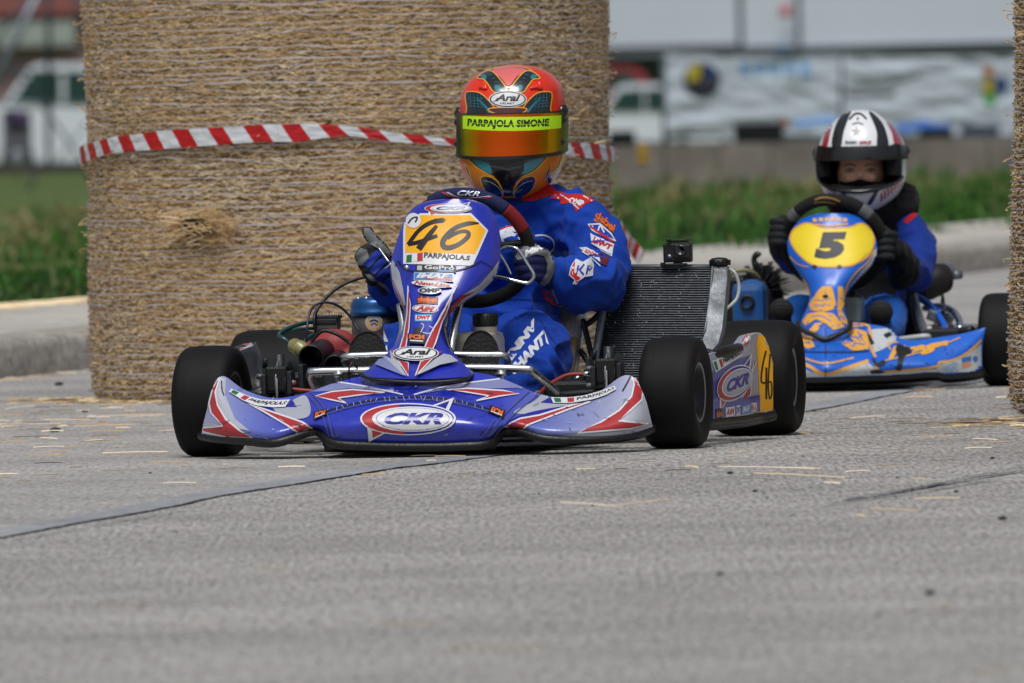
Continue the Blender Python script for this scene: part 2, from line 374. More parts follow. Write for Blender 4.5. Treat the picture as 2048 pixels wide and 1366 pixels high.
# ---------------------------------------------------------------- straw
ST = [mat('straw_%d' % i, c, .75, spec=.25) for i, c in enumerate(('d6b88a', 'ba986a', 'e6cda2', '876b4c', 'f0e0bf', '4c3927'))]
NET = mat('net_wrap', 'b8b1b2', .6)
SB = mat('straw_bed', '80674a', .95, var=.4, vscale=60, stretch=(1, 1, 3), bump=.5, bscale=90)
def bale_meshes(Rb, Hb, seed, nst):
    rd = random.Random(seed); b = MB(); nu, nv = 360, 200; G = []
    sp = .0168
    def rad(a, z):
        q = abs(math.sin(math.pi * z / sp)); p = Vector((math.cos(a) * 3, math.sin(a) * 3, z * 3))
        e = 1 - .035 * math.exp(-z / .02) - .03 * math.exp(-(Hb - z) / .03)
        return Rb * e + .0042 * q * (1 + .5 * noise.noise(p * 6)) + .012 * noise.noise(p * .7) + .006 * noise.noise(Vector((math.cos(a) * 30, math.sin(a) * 30, z * 60)))
    V = []
    for j in range(nv + 1):
        z = Hb * j / nv
        for i in range(nu):
            a = 2 * math.pi * i / nu; r = rad(a, z); V.append((r * math.cos(a), r * math.sin(a), z))
    b.add(V, [(j * nu + i, j * nu + (i + 1) % nu, (j + 1) * nu + (i + 1) % nu, (j + 1) * nu + i) for j in range(nv) for i in range(nu)], SB)
    b.add([V[(nv) * nu + i] for i in range(nu)] + [(0, 0, Hb + .02)], [(i, (i + 1) % nu, nu) for i in range(nu)], SB)
    pk = [([], []) for _ in ST]
    for k in range(nst):
        a = rd.uniform(0, 6.2832); z = rd.uniform(0, Hb); L_ = rd.uniform(.008, .036); sl = rd.gauss(0, .38)
        patch = noise.noise(Vector((math.cos(a) * 2.2, math.sin(a) * 2.2, z * 2.5)))
        if rd.random() < .08: sl = rd.uniform(-1.2, 1.2); L_ *= .6
        wd = rd.uniform(.0006, .0016); V, Fc = pk[min(5, max(0, int(abs(rd.gauss(0, 1.5)) + .4 + (1.2 * (patch < -.1)))))]; i0 = len(V)
        da = L_ * math.cos(sl) / Rb; dz = L_ * math.sin(sl); out = .001 + .006 * rd.random() ** 2; bow = rd.uniform(.0, .003)
        if rd.random() < .004: bow += .02; out += .006
        for s_ in range(4):
            t = s_ / 3; aa = a + da * (t - .5); zz = z + dz * (t - .5) + bow * .3 * math.sin(t * 3.14) * (1 if k % 2 else -1); rr = rad(aa, z) + out * (.5 if s_ in (0, 3) else 1) + bow * (t * (1 - t)) * 2 + (.02 * t if bow > .02 else 0)
            V += [(rr * math.cos(aa), rr * math.sin(aa), zz - wd), (rr * math.cos(aa), rr * math.sin(aa), zz + wd)]
        Fc += [(i0 + 2 * q, i0 + 2 * q + 2, i0 + 2 * q + 3, i0 + 2 * q + 1) for q in range(3)]
    for q, (V, Fc) in enumerate(pk): b.add(V, Fc, ST[q], False)
    nb = MB(); nl = int(Hb / sp)
    for l in range(nl):
        z0 = (l + .5) * sp * 1.0 + .006; V = []; ns = 300; ph = rd.uniform(0, 99)
        wide = .0011 + .0013 * rd.random()
        for i in range(ns):
            a = 2 * math.pi * i / ns; dz = .006 * noise.noise(Vector((math.cos(a) * 9, math.sin(a) * 9, ph))) + .009 * noise.noise(Vector((math.cos(a) * 2, math.sin(a) * 2, ph)))
            zz = min(Hb, max(.003, z0 + dz)); vis = noise.noise(Vector((math.cos(a) * 14, math.sin(a) * 14, ph + 50)))
            r = rad(a, zz) + .0098 + .007 * vis; w_ = wide * (.8 + .7 * vis)
            V += [(r * math.cos(a), r * math.sin(a), zz - w_), (r * math.cos(a), r * math.sin(a), zz + w_)]
        nb.add(V, [(2 * i, 2 * ((i + 1) % ns), 2 * ((i + 1) % ns) + 1, 2 * i + 1) for i in range(ns)], NET, False)
    return b, nb, rad
BR = .72
bl = Frame((W(706, 683, 40.2).x, 40.2, 0), 0)
b, nb, brad = bale_meshes(BR, 1.36, 3, 210000)
# the torn tuft of straw on the face
def bale_hit(px, py, r=BR):
    d = ray(px, py); o = CP - bl.o; A = d.x ** 2 + d.y ** 2; B_ = 2 * (o.x * d.x + o.y * d.y); C_ = o.x ** 2 + o.y ** 2 - r * r
    q = B_ * B_ - 4 * A * C_
    return o + d * ((-B_ - math.sqrt(max(0, q))) / (2 * A))
rd = random.Random(5); c0 = bale_hit(405, 450); nrm = Vector((c0.x, c0.y, 0)).normalized(); tg = Vector((-nrm.y, nrm.x, 0))
if tg.x < 0: tg = -tg
pk = [([], []) for _ in ST]
for k in range(1500):
    an = rd.uniform(-.5, .6) + (3.14 if rd.random() < .3 else 0); L_ = rd.uniform(.02, .09)
    p = c0 + tg * rd.gauss(0, .032) + Vector((0, 0, rd.gauss(0, .018))) + nrm * rd.uniform(.0, .045) * rd.random()
    e = p + tg * (L_ * math.cos(an)) + Vector((0, 0, L_ * math.sin(an) * .6 - .3 * L_ * rd.random())) + nrm * rd.uniform(-.02, .03)
    V, Fc = pk[min(5, int(abs(rd.gauss(0, 1.9))))]; i0 = len(V); wd = .0018
    V += [p - Vector((0, 0, wd)), e - Vector((0, 0, wd * .4)), e + Vector((0, 0, wd * .4)), p + Vector((0, 0, wd))]; Fc.append((i0, i0 + 1, i0 + 2, i0 + 3))
DK = mat('straw_pit', '2e2216', .95); V = []; Fc = []  # dark strands: the shade of a hole painted into the straw's colour
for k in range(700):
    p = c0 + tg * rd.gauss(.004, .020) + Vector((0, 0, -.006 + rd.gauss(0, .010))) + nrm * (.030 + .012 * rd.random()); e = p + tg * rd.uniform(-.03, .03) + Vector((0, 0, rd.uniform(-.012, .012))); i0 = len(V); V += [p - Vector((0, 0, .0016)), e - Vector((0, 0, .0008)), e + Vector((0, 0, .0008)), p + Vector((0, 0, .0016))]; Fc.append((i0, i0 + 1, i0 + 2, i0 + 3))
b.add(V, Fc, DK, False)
for q, (V, Fc) in enumerate(pk): b.add(V, Fc, ST[q], False)
bo = b.build('straw_bale', frame=bl, label='big round straw bale standing upright behind the orange-helmeted driver, wrapped with red and white tape', cat='straw bale', group='upright round straw bales')
nb.build('net_wrap', bo)
br = Frame((W(2007, 780, 35.4).x + BR + .022, 35.4, 0), 0)
b, nb, _r = bale_meshes(BR, 1.36, 9, 90000)
bo2 = b.build('straw_bale', frame=br, label='upright round straw bale cut off by the right edge, beside the child\'s kart', cat='straw bale', group='upright round straw bales')
nb.build('net_wrap', bo2); bo2.rotation_euler = (0, R(2.0), 0)
# barrier tape round the left bale
TR = mat('tape_red', 'b01218', .35, spec=.5); TW = mat('tape_white', 'c9cdd2', .35)
top = [(168, 305), (180, 292), (235, 276), (330, 262), (430, 256), (530, 250), (620, 247), (700, 251), (790, 266), (900, 277), (1010, 281), (1130, 284), (1180, 288), (1222, 296)]
bot = [(170, 333), (182, 326), (240, 306), (330, 299), (430, 291), (530, 283), (600, 283), (700, 271), (790, 284), (900, 291), (1010, 305), (1130, 313), (1180, 320), (1222, 325)]
b = MB(); nS = 42; sub = 6; SH = .030; arcT = math.pi * .99 * BR; V = {0: [], 1: []}; Fs = {0: [], 1: []}
def tp(arc, v):
    arc = max(0, min(arcT, arc)); ang = -math.pi * .995 + arc / BR; px = 706 + 519 * math.cos(ang) - 10; q = []
    for Y in (top, bot):
        py = interp(px, [p[0] for p in Y], [p[1] for p in Y]) + 1.6 * noise.noise(Vector((arc * 9, Y[0][1], 0)))
        q.append(H - (py - 120 + (px - 1024) * .0227) / F * (40.2 + BR * math.sin(ang)))
    rr = BR + .026 + .006 * noise.noise(Vector((arc * 7, 0, 3))) + .003 * noise.noise(Vector((arc * 30, v * 3, 3)))
    return (rr * math.cos(ang), rr * math.sin(ang), q[0] + (q[1] - q[0]) * v)
arc = -SH; k = 0
while arc < arcT + SH:
    L_ = .055 * (.85 + .3 * random.random()); ns = 5
    for i in range(ns):
        for j in range(sub):
            i0 = len(V[k]); a0, a1 = arc + L_ * i / ns, arc + L_ * (i + 1) / ns
            V[k] += [tp(a0 + SH * j / sub, j / sub), tp(a1 + SH * j / sub, j / sub), tp(a1 + SH * (j + 1) / sub, (j + 1) / sub), tp(a0 + SH * (j + 1) / sub, (j + 1) / sub)]; Fs[k].append((i0, i0 + 1, i0 + 2, i0 + 3))
    arc += L_; k = 1 - k
edges = [(tp(0, 0), tp(0, 1)), (tp(arcT, 0), tp(arcT, 1))]
b.add(V[0], Fs[0], TR); b.add(V[1], Fs[1], TW)
# the band goes on round the back of the bale
V = {0: [], 1: []}; Fs = {0: [], 1: []}
za, zb = (edges[-1][0][2], edges[-1][1][2]), (edges[0][0][2], edges[0][1][2])
for i in range(80):
    q = []
    for ii, s_ in ((i, 0), (i + 1, 0), (i + 1, 1), (i, 1)):
        a = math.pi * ii / 80; t = ii / 80; q.append(((BR + .016) * math.cos(a), (BR + .016) * math.sin(a), za[s_] * (1 - t) + zb[s_] * t))
    k = (i // 2) % 2; i0 = len(V[k]); V[k] += q; Fs[k].append((i0, i0 + 1, i0 + 2, i0 + 3))
b.add(V[0], Fs[0], TR); b.add(V[1], Fs[1], TW)
b.build('barrier_tape', frame=bl, label='red and white striped plastic tape tied round the large straw bale', cat='barrier tape')
# a loose end of the same kind of tape, far behind the driver's shoulder
b = MB(); pts = [W(1236, 455, 44), W(1252, 480, 44.1), (W(1268, 498, 44.3)), W(1283, 520, 44.2), W(1276, 536, 44.0), W(1290, 560, 44), W(1330, 565, 44)]
Pp, _ = crv(pts, [0] * len(pts), 5)
for i in range(len(Pp) - 1):
    u = Vector((.008, 0, .022)); b.add([Pp[i] - u, Pp[i + 1] - u, Pp[i + 1] + u, Pp[i] + u], [(0, 1, 2, 3)], TR if (i // 2) % 2 else TW)
b.build('barrier_tape', frame=WORLD, label='slack red and white tape hanging down behind the driver\'s left elbow', cat='barrier tape')
# straw litter
DST = mat('straw_dusty', '8f8168', .9); ST2 = ST + [DST]  # greyer, fainter colour for the strands nearest the camera
b = MB(); rd = random.Random(11); pk = [([], []) for _ in ST2]
def strand(p, ang, L_, wd, k, z=.005, curl=0):
    V, Fc = pk[k]; i0 = len(V); n_ = 5
    for s_ in range(n_ + 1):
        t = s_ / n_; a = ang + curl * t; x = p.x + math.cos(a) * L_ * t; y = p.y + math.sin(a) * L_ * t; nx, ny = -math.sin(a) * wd, math.cos(a) * wd
        zz = z + .0012 * math.sin(t * 3.14) ; V += [(x - nx, y - ny, zz), (x + nx, y + ny, zz + wd * 1.2)]
    Fc += [(i0 + 2 * q, i0 + 2 * q + 2, i0 + 2 * q + 3, i0 + 2 * q + 1) for q in range(n_)]
for (x0, y0, x1, y1, w_) in ((205, 911, 335, 908, .003), (1440, 938, 1630, 942, .002), (1508, 951, 1690, 960, .002), (1370, 937, 1398, 940, .003), (1690, 948, 1742, 946, .002), (1120, 1010, 1230, 1017, .002), (1230, 1017, 1345, 1003, .0018), (1740, 1022, 1835, 1026, .002), (1945, 882, 1995, 884, .002), (1710, 1035, 1730, 1038, .003), (1648, 970, 1680, 972, .003), (755, 1252, 868, 1256, .004), (900, 1300, 1090, 1308, .0035), (520, 1143, 580, 1146, .003), (200, 1216, 290, 1220, .002), (1960, 1350, 2020, 1345, .005), (1880, 1215, 1900, 1220, .004), (1700, 840, 1770, 836, .002), (1590, 940, 1640, 942, .002), (1825, 962, 1850, 963, .002), (1830, 1002, 1920, 1001, .0018), (30, 845, 180, 843, .002), (150, 857, 270, 853, .002), (200, 836, 330, 833, .0022), (80, 880, 115, 882, .003), (170, 887, 205, 884, .003), (10, 822, 70, 815, .002), (1575, 868, 1620, 872, .002)):
    a, c = gpt(x0, y0), gpt(x1, y1); strand(a, math.atan2(c.y - a.y, c.x - a.x), (c - a).length, w_ * (.55 if y0 < 1050 else .4), rd.choice((0, 2, 4)) if y0 < 1050 else 6, z=.005)
for k in range(1500):
    q = rd.random()
    if q < .45:  a = rd.uniform(3.0, 6.4); r_ = BR + abs(rd.gauss(0, .1)); p = Vector((bl.o.x + r_ * math.cos(a), bl.o.y + r_ * math.sin(a), 0))
    elif q < .6: x = rd.uniform(-3, .5); p = Vector((x + .03 + abs(rd.gauss(0, .04)), kerbY(x), 0))
    elif q < .72: a = rd.uniform(2.5, 5); r_ = BR + abs(rd.gauss(0, .1)); p = Vector((br.o.x + r_ * math.cos(a), br.o.y + r_ * math.sin(a), 0))
    elif q < .86: p = Vector((rd.uniform(-2.2, -.5), rd.gauss(37.2, 1.5), 0))
    else: p = Vector((rd.uniform(-2, 2.5), rd.uniform(31, 41), 0))
    strand(p, rd.uniform(-.5, .5) + 3.14 * (k % 2), rd.uniform(.02, .10), rd.uniform(.0008, .0018), rd.randrange(5), curl=rd.uniform(-.25, .25))
for k in range(500):
    x = rd.uniform(-2.6, -1.2); p = Vector((x, grassY(x) - abs(rd.gauss(0, .5)), 0)); strand(p, rd.uniform(-.5, .5), rd.uniform(.05, .16), .002, rd.choice((0, 2, 4)), z=.122)
for q, (V, Fc) in enumerate(pk): b.add(V, Fc, ST2[q], False)
b.build('loose_straw', kind='stuff', label='loose straw scattered over the road and along the kerb', cat='straw')
b = MB(); PB = mat('pebble', '3a3a3a', .9)
for (x, y, r_) in [(118, 772, .012), (110, 865, .013), (2005, 1040, .008), (1860, 1190, .008), (1460, 948, .006), (300, 948, .004), (170, 825, .008), (640, 911, .004), (1510, 984, .005), (1912, 985, .005), (1440, 1150, .006), (1985, 918, .005)] + [(rd.uniform(0, 2048), rd.uniform(880, 1366), rd.uniform(.0012, .003)) for _ in range(60)]:
    ico(b, gpt(x, y) + Vector((0, 0, r_ * .5)), (r_ * 1.3, r_, r_ * .6), PB, 1)
b.build('road_grit', kind='stuff', label='dark grit and pebbles lying on the asphalt', cat='grit')
# ---------------------------------------------------------------- background
CBLK = mat('block_concrete', '77716a', .95, var=.3, vscale=3, bump=.2)
def wbox(b, x0, y0, x1, y1, d, dep, m, bev=0, rot=None):      # a box whose front face spans the given picture box at distance d
    a, c = W(x0, y1, d), W(x1, y0, d); yy = d + dep / 2
    a2 = W(x0, y1, d); c = W(x1, y0, d); mid = W((x0 + x1) / 2, (y0 + y1) / 2, d)
    sx = abs(x1 - x0) / F * d; sz = abs(y1 - y0) / F * d
    b.box((mid.x, yy, mid.z), (sx, dep, sz), m, bev=bev, rot=rot)
BK = [('low concrete block wall behind the grass, darker stretch left of the child driver', 1215, 1640), ('low concrete block wall behind the grass, weathered stretch right of the child driver', 1642, 2300)]
for lb, xa, xb in BK:
    b = MB()
    m0 = W((xa + xb) / 2, 0, 122).x; zt = .17; sx = (xb - xa) / F * 122; nb_ = 4
    for i in range(nb_):
        b.box((m0 - sx / 2 + sx * (i + .5) / nb_, 122.1, -.08 + zt / 2 - .1), (sx / nb_ - .012, .25, zt + .36), CBLK, bev=.01)
    b.build('block_wall', frame=WORLD, label=lb, cat='wall')
# banner fence: posts and two hanging banners
PST = mat('fence_steel', '3c4750', .5, .5); BAN = mat('banner_cloth', 'b3bdc9', .7, var=.12, vscale=2, stretch=(1, 1, 4)); BND = mat('banner_print_dark', '15182a', .7); BNB = mat('banner_print_blue', '6f9cc8', .7)
BNY = mat('banner_print_yellow', 'b5a62a', .7); BNG = mat('banner_print_green', '2f8a3c', .7); BNO = mat('banner_print_brown', '8a5a34', .7); SM = mat('banner_print_grey', '53575c', .7); BN2 = mat('banner_print_navy', '1e3f78', .7)
fr = Frame(W(1683, 250, 150), 0)
f = fr.root('banner_fence', label='grey steel post fence hung with two long wrinkled white banners', cat='fence')
for px in (1326, 1683, 2050):
    b = MB(); a = fr.I @ W(px, 95, 150.1); c = Vector((a.x, a.y, -.55 - fr.o.z)); b.tube([c, a], .028, PST, 8, smooth=0); b.build('post', f)
for y_ in (104, 275):
    b = MB(); a = fr.I @ W(1326, y_ - 3, 150.1); c = fr.I @ W(2060, y_ + 3, 150.1); c.z = a.z; b.tube([a, c], .016, PST, 8, smooth=0); b.build('rail', f)
for (xa, xb, ph) in ((1332, 1680, 0), (1687, 2100, 4)):
    b = MB(); G = []
    for j in range(25):
        t = j / 24; row = []
        for i in range(61):
            u = i / 60; x = xa + (xb - xa) * u; sag = 10 * math.sin(u * math.pi) * (1 - t) * .8; y = 109 + sag + (272 - 109 - sag) * t - 3 + 6 * (x - 1326) / 700 * 0
            p = fr.U(x, y, -.05); fold = .03 * noise.noise(Vector((u * 2.2 + ph, t * 7 + u * 2 + ph, 0))) + .03 * noise.noise(Vector((u * 6, t * 12 - u * 5, ph)))
            row.append([p.x, p.y + fold, p.z])
        G.append(row)
    b.grid(np.array(G), BAN); D = Dec(b, fr, base=.01, d=.004)
    if ph == 0:
        D.put(ell(1403, 160, 37, 35), BND, 12); D.put(poly([(1372, 150), (1385, 130), (1402, 128), (1400, 158), (1378, 165)]), BNY, 12); D.put(poly([(1412, 130), (1432, 140), (1436, 158), (1412, 160)]), BN2, 12)
        for i in range(5): D.put(rect(SQ, 1480 + i * 30, 125, 1500 + i * 30, 150), BNB, 12)
    else:
        D.put(stroke([(1690, 186), (1730, 190), (1790, 186)], 9), SM, 12); D.put(stroke([(1700, 172), (1760, 168), (1840, 150)], 5), SM, 12)
        D.put(ell(1980, 190, 14, 22), BNG, 12); D.put(ell(1976, 172, 12, 16), BNY, 12); D.put(ell(2002, 170, 14, 18), BN2, 12); D.put(ell(1977, 142, 12, 12), BNO, 12)
    b.build('banner', f, label='banner with a dark round logo and pale blue letters' if ph == 0 else 'banner with faded grey lettering and a small green, yellow and blue emblem')
# white building across the back (upper right) and the brick-red one (upper left)
WH = mat('white_cladding', 'c3ccd8', .6, var=.05, vscale=.3); GL = mat('dark_glass', '26423f', .2); FRM = mat('building_frame', '4a525c', .6); LED = mat('building_ledge', '6a727c', .6)
fb = Frame(Vector((W(1600, 683, 270).x, 270, -1.05)), 0)
f = fb.root('white_building', label='long white panelled building filling the upper right behind the banners', cat='building')
def fbox(b, fr, x0, y0, x1, y1, d, dep, m, bev=0):
    a = fr.I @ W(x0, y1, d); c = fr.I @ W(x1, y0, d); mid = fr.I @ W((x0 + x1) / 2, (y0 + y1) / 2, d); sx = (x1 - x0) / F * d; sz = (y1 - y0) / F * d
    b.box((mid.x, mid.y + dep / 2, mid.z), (sx, dep, sz), m, bev=bev)
for (xa, xb, lb) in ((1100, 1470, None), (1482, 1586, None), (1598, 2500, None)):
    b = MB(); fbox(b, fb, xa, -420, xb, 92, 270, 6, WH); b.build('wall_panel', f)
for (xa, xb) in ((1470, 1482), (1586, 1598)):
    b = MB(); fbox(b, fb, xa, -420, xb, 96, 270.1, 5, FRM); b.build('pillar', f)
b = MB(); fbox(b, fb, 1100, 92, 2500, 101, 269.8, 6, LED); b.build('ledge', f)
b = MB(); fbox(b, fb, 1100, 101, 2500, 345, 271, 5, mat('ground_floor_wall', '6c7680', .7, var=.1, vscale=.4)); b.build('wall', f)
for (xa, xb) in ((1212, 1262), (1270, 1318), (1480, 1560)):
    b = MB(); fbox(b, fb, xa, 102, xb, 165, 270.8, .1, GL); b.build('window', f)
for (x, y, r_, c, nm) in ((1571, 22, 11, 'b83a44', 'red'), (1563, 98, 9, '2f6fb5', 'blue')):
    pass
b = MB(); ico(b, fb.I @ W(1571, 22, 269.7), (.11, .06, .13), mat('alarm_red', 'b83a44', .5), 2); b.build('alarm_bell', f)
b = MB(); fbox(b, fb, 1552, 90, 1576, 104, 269.4, .2, mat('sign_blue', '2f6fb5', .5), .02); b.build('wall_sign', f)
RB = mat('reddish_wall', '8d5450', .8, var=.08, vscale=.4); PK = mat('pink_wall', '9c8286', .8)
fr2 = Frame(Vector((W(60, 683, 300).x, 300, -1.05)), 0)
f = fr2.root('red_building', label='reddish brown building with a grey-green sign panel in the upper left', cat='building')
b = MB(); fbox(b, fr2, -900, -500, 760, 345, 300, 8, PK); b.build('wall', f)
b = MB(); fbox(b, fr2, -900, -500, 760, 32, 299.5, .6, RB); b.build('upper_wall', f)
b = MB(); fbox(b, fr2, -100, 45, 150, 92, 299.4, .3, mat('sign_panel', '97a19a', .6)); b.build('sign_panel', f)
# vehicles
def vehicle(name, fr, px0, px1, ytop, ybot, d, dep, body, kind, label, cat):
    """side view car/van: outline in metres on the picture box, with wheels, windows"""
    f = fr.root(name, label=label, cat=cat); PX = lambda u, v: (px0 + (px1 - px0) * u, ytop + (ybot - ytop) * v)
    if kind == 'van': out = [(0, .9), (0, .5), (.04, .42), (.13, .36), (.22, .04), (.26, 0), (.97, 0), (1, .06), (1, .9)]; win = [[(.15, .36), (.235, .08), (.34, .08), (.34, .36)], [(.36, .08), (.52, .08), (.52, .36), (.36, .36)]]
    else: out = [(0, .88), (0, .55), (.05, .46), (.25, .40), (.36, .06), (.42, 0), (.74, 0), (.82, .08), (.92, .42), (1, .5), (1, .88)]; win = [[(.29, .40), (.385, .10), (.54, .08), (.54, .40)], [(.56, .08), (.73, .08), (.85, .38), (.56, .40)]]
    P = [fr.U(*PX(u, v), 0) for u, v in out]; n = len(P); b = MB(); Bk = [p + Vector((0, dep, 0)) for p in P]; t = [tuple(q) for q in tessellate_polygon([P])]
    ins = [p.lerp(sum(P, Vector()) / n, .03) + Vector((0, -.06, 0)) for p in P]
    b.add(ins, t, body, False); b.add(Bk, [q[::-1] for q in t], body, False); b.add(P + Bk, [(i, (i + 1) % n, n + (i + 1) % n, n + i) for i in range(n)], body); b.add(ins + P, [(i, (i + 1) % n, n + (i + 1) % n, n + i) for i in range(n)], body); b.build('body', f)
    for wp in win:
        Q = [fr.U(*PX(u, v), -.09) for u, v in wp]; b = MB(); k = len(Q); Q2 = [q + Vector((0, .05, 0)) for q in Q]; tt = [tuple(q) for q in tessellate_polygon([Q])]
        b.add(Q, tt, GL, False); b.add(Q + Q2, [(i, (i + 1) % k, k + (i + 1) % k, k + i) for i in range(k)], GL, False); b.build('window', f)
    for u in (.18, .80):
        c = fr.U(*PX(u, .86), 0); r_ = abs(ybot - ytop) * .15 / F * d
        for yy in (-.02, dep - .2):
            wr = MB(); wr.lathe([(0, -.08), (r_ * .6, -.08), (r_ * .62, -.11), (r_ * .95, -.1), (r_, -.04), (r_, .16), (0, .16)], mat('car_tyre', '17181a', .8), (c.x, c.y + yy, c.z), (0, 1, 0), 20); wr.lathe([(0, -.1), (r_ * .5, -.1), (r_ * .58, -.085)], mat('car_rim', '8d949c', .4, .8), (c.x, c.y + yy, c.z), (0, 1, 0), 20); wr.build('wheel', f)
    return f
WC = mat('car_white', 'd6dde6', .35, coat=.5); RC = mat('car_red', '9c2f3a', .35, coat=.5)
vehicle('parked_van', Frame(W(60, 330, 230), 0), -60, 470, 128, 348, 230, 2, WC, 'van', 'white van with a dark side window parked beyond the grass at the left edge', 'van')
vehicle('parked_car', Frame(W(1270, 250, 190), 0), 1130, 1420, 168, 300, 190, 1.7, WC, 'car', 'white car parked behind the left end of the banner fence', 'car')
vehicle('parked_car', Frame(W(1270, 160, 235), 0), 1080, 1330, 134, 250, 235, 1.7, RC, 'car', 'red car showing just above the white car beside the round-logo banner', 'car')
vehicle('parked_van', Frame(W(1500, 270, 175), 0), 1340, 1480, 238, 290, 175, 1.6, WC, 'car', 'low white vehicle showing beneath the round-logo banner', 'car')
fc = Frame(W(1518, 285, 140), 0)
def bgbox(name, x0, y0, x1, y1, d, dep, col, label, cat, bands=None):
    fr = Frame(W((x0 + x1) / 2, y1, d), 0); b = MB(); m = mat(name + col, col, .7, var=.15, vscale=6); fbox(b, fr, x0, y0, x1, y1, d, dep, m, .012)
    if bands:
        for k in range(bands): yy = y0 + (y1 - y0) * (k + .5) / bands; fbox(b, fr, x0 - 2, yy - 1.5, x1 + 2, yy + 1.5, d - .02, dep + .04, m, .004)
    b.build(name, frame=fr, label=label, cat=cat)
bgbox('storage_crate', 1470, 246, 1566, 286, 140, .5, '14151d', 'black crate standing on the low wall beside the white car', 'crate', 3)
bgbox('bollard', 1276, 290, 1296, 330, 112, .1, 'b8912a', 'small yellow marker post in the grass at the foot of the wall', 'marker post', 2)
bgbox('cardboard_box', 1560, 238, 1575, 260, 141, .2, '9a5c42', 'small brownish box behind the black crate', 'box', 1)
def tarp(x0, y0, x1, y1, d, col, label):
    fr = Frame(W((x0 + x1) / 2, y1, d), 0); G = []
    for j in range(10):
        row = []
        for i in range(30):
            u, v = i / 29, j / 9; p = fr.U(x0 + (x1 - x0) * u, y0 + (y1 - y0) * v + 3 * math.sin(u * 9), 0); row.append([p.x, p.y - .25 * math.sin(v * 1.6) + .05 * noise.noise(Vector((u * 5, v * 3, 1))), p.z])
        G.append(row)
    b = MB(); b.grid(np.array(G), mat('tarp' + col, col, .5, var=.2, vscale=4), .02); b.build('tarpaulin', frame=fr, label=label, cat='tarpaulin')
tarp(1590, 236, 1700, 250, 143, '5f8fc8', 'pale blue sheet lying left of the striped helmet')
tarp(1790, 244, 1900, 262, 143, '1f5fae', 'deep blue sheet showing right of the striped helmet')
bgbox('storage_crate', 1840, 255, 1905, 278, 142, .4, '1c2026', 'dark crate half covered by the deep blue sheet', 'crate', 2)
bgbox('storage_crate', 1925, 250, 2000, 280, 142, .4, '4b5668', 'blue-grey crate under the emblem at the banner\'s right end', 'crate', 2)
bgbox('car_tyre', 1218, 262, 1270, 300, 130, .3, '1b1c1e', 'black stack of rubber at the left end of the low wall', 'tyres', 3)
# scaffold at the far left
SCF = mat('scaffold_steel', '7f8a93', .4, .5); fr = Frame(W(97, 345, 180), 0)
f = fr.root('scaffold_frame', label='grey steel tube frame with crossing braces in front of the white van', cat='scaffold')
for nm, a, c, r_, m_ in (('upright', (97, -200), (97, 342), .034, PST), ('brace', (110, -80), (-60, 260), .05, SCF), ('brace', (-60, 10), (170, 330), .018, PST), ('brace', (130, -60), (200, 150), .03, PST), ('rail', (-80, 142), (165, 146), .02, PST), ('rail', (-80, 205), (165, 208), .022, SCF), ('brace', (-40, 120), (70, -20), .024, PST), ('brace', (55, 380), (100, 300), .03, SCF), ('brace', (200, 210), (97, 345), .014, SCF)):
    b = MB(); b.tube([fr.U(*a, 0), fr.U(*c, 0)], r_, m_, 10, smooth=0); b.build(nm, f)
bgbox('flower_box', 5, 222, 60, 300, 170, .4, '6a6872', 'grey bin with purple flowers at the far left', 'flower box', 3)
b = MB(); rd = random.Random(2); fr = Frame(W(35, 230, 170), 0)
for k in range(160): ico(b, fr.U(rd.uniform(12, 54), rd.uniform(222, 250), rd.uniform(-.1, .1)), rd.uniform(.012, .03), mat('petal_purple', '5b3a78', .7) if k % 3 else GM[0], 1)
b.build('flowers', frame=fr, label='purple flowers in the grey bin at the far left', cat='flowers')
bgbox('concrete_curb_block', -200, 330, 175, 350, 125, .3, '3c3a36', 'dark low wall along the far edge of the grass at the left', 'wall')
# ---------------------------------------------------------------- the blue kart
K = Frame((W(885, 683, 34).x, 34.0, 0), R(9.7)); U = K.U
BLK = mat('black_plastic', '0d0d0f', .42, bump=.15, bscale=200); RUB = mat('slick_rubber', '070708', .68, spec=.28, var=.3, vscale=30, stretch=(8, 1, 1), bump=.12, bscale=240)
CHR = mat('chrome', 'd4d7da', .14, 1, dirt=.25); ALU = mat('aluminium', '8f9398', .38, .9, dirt=.6); DAL = mat('dark_alloy', '3c3e42', .4, .8, dirt=.5)
MAG = mat('rim_alloy', '2a2b2e', .35, .7); WHI = mat('sticker_white', 'd2d4d8', .32, dirt=.12); RED = mat('sticker_red', 'a8262b', .34, coat=.4, dirt=.15)
BLU = mat('sticker_blue', '1b2190', .3, coat=.5); YEL = mat('plate_yellow', 'eba90c', .42, dirt=.08); INK = mat('ink_black', '141416', .45); SIL = mat('sticker_silver', 'b4b8c4', .3, .25, coat=.4, dirt=.3)
ORA = mat('sticker_orange', 'd9652c', .4); GRN = mat('flag_green', '1d6b3c', .4); LBL = mat('sticker_light_blue', '2f7fc0', .35); VIO = mat('sticker_violet', '5a60a8', .3, .15, coat=.4, dirt=.25); LVI = mat('sticker_lavender', '8288b8', .3, .2, coat=.4, dirt=.25)
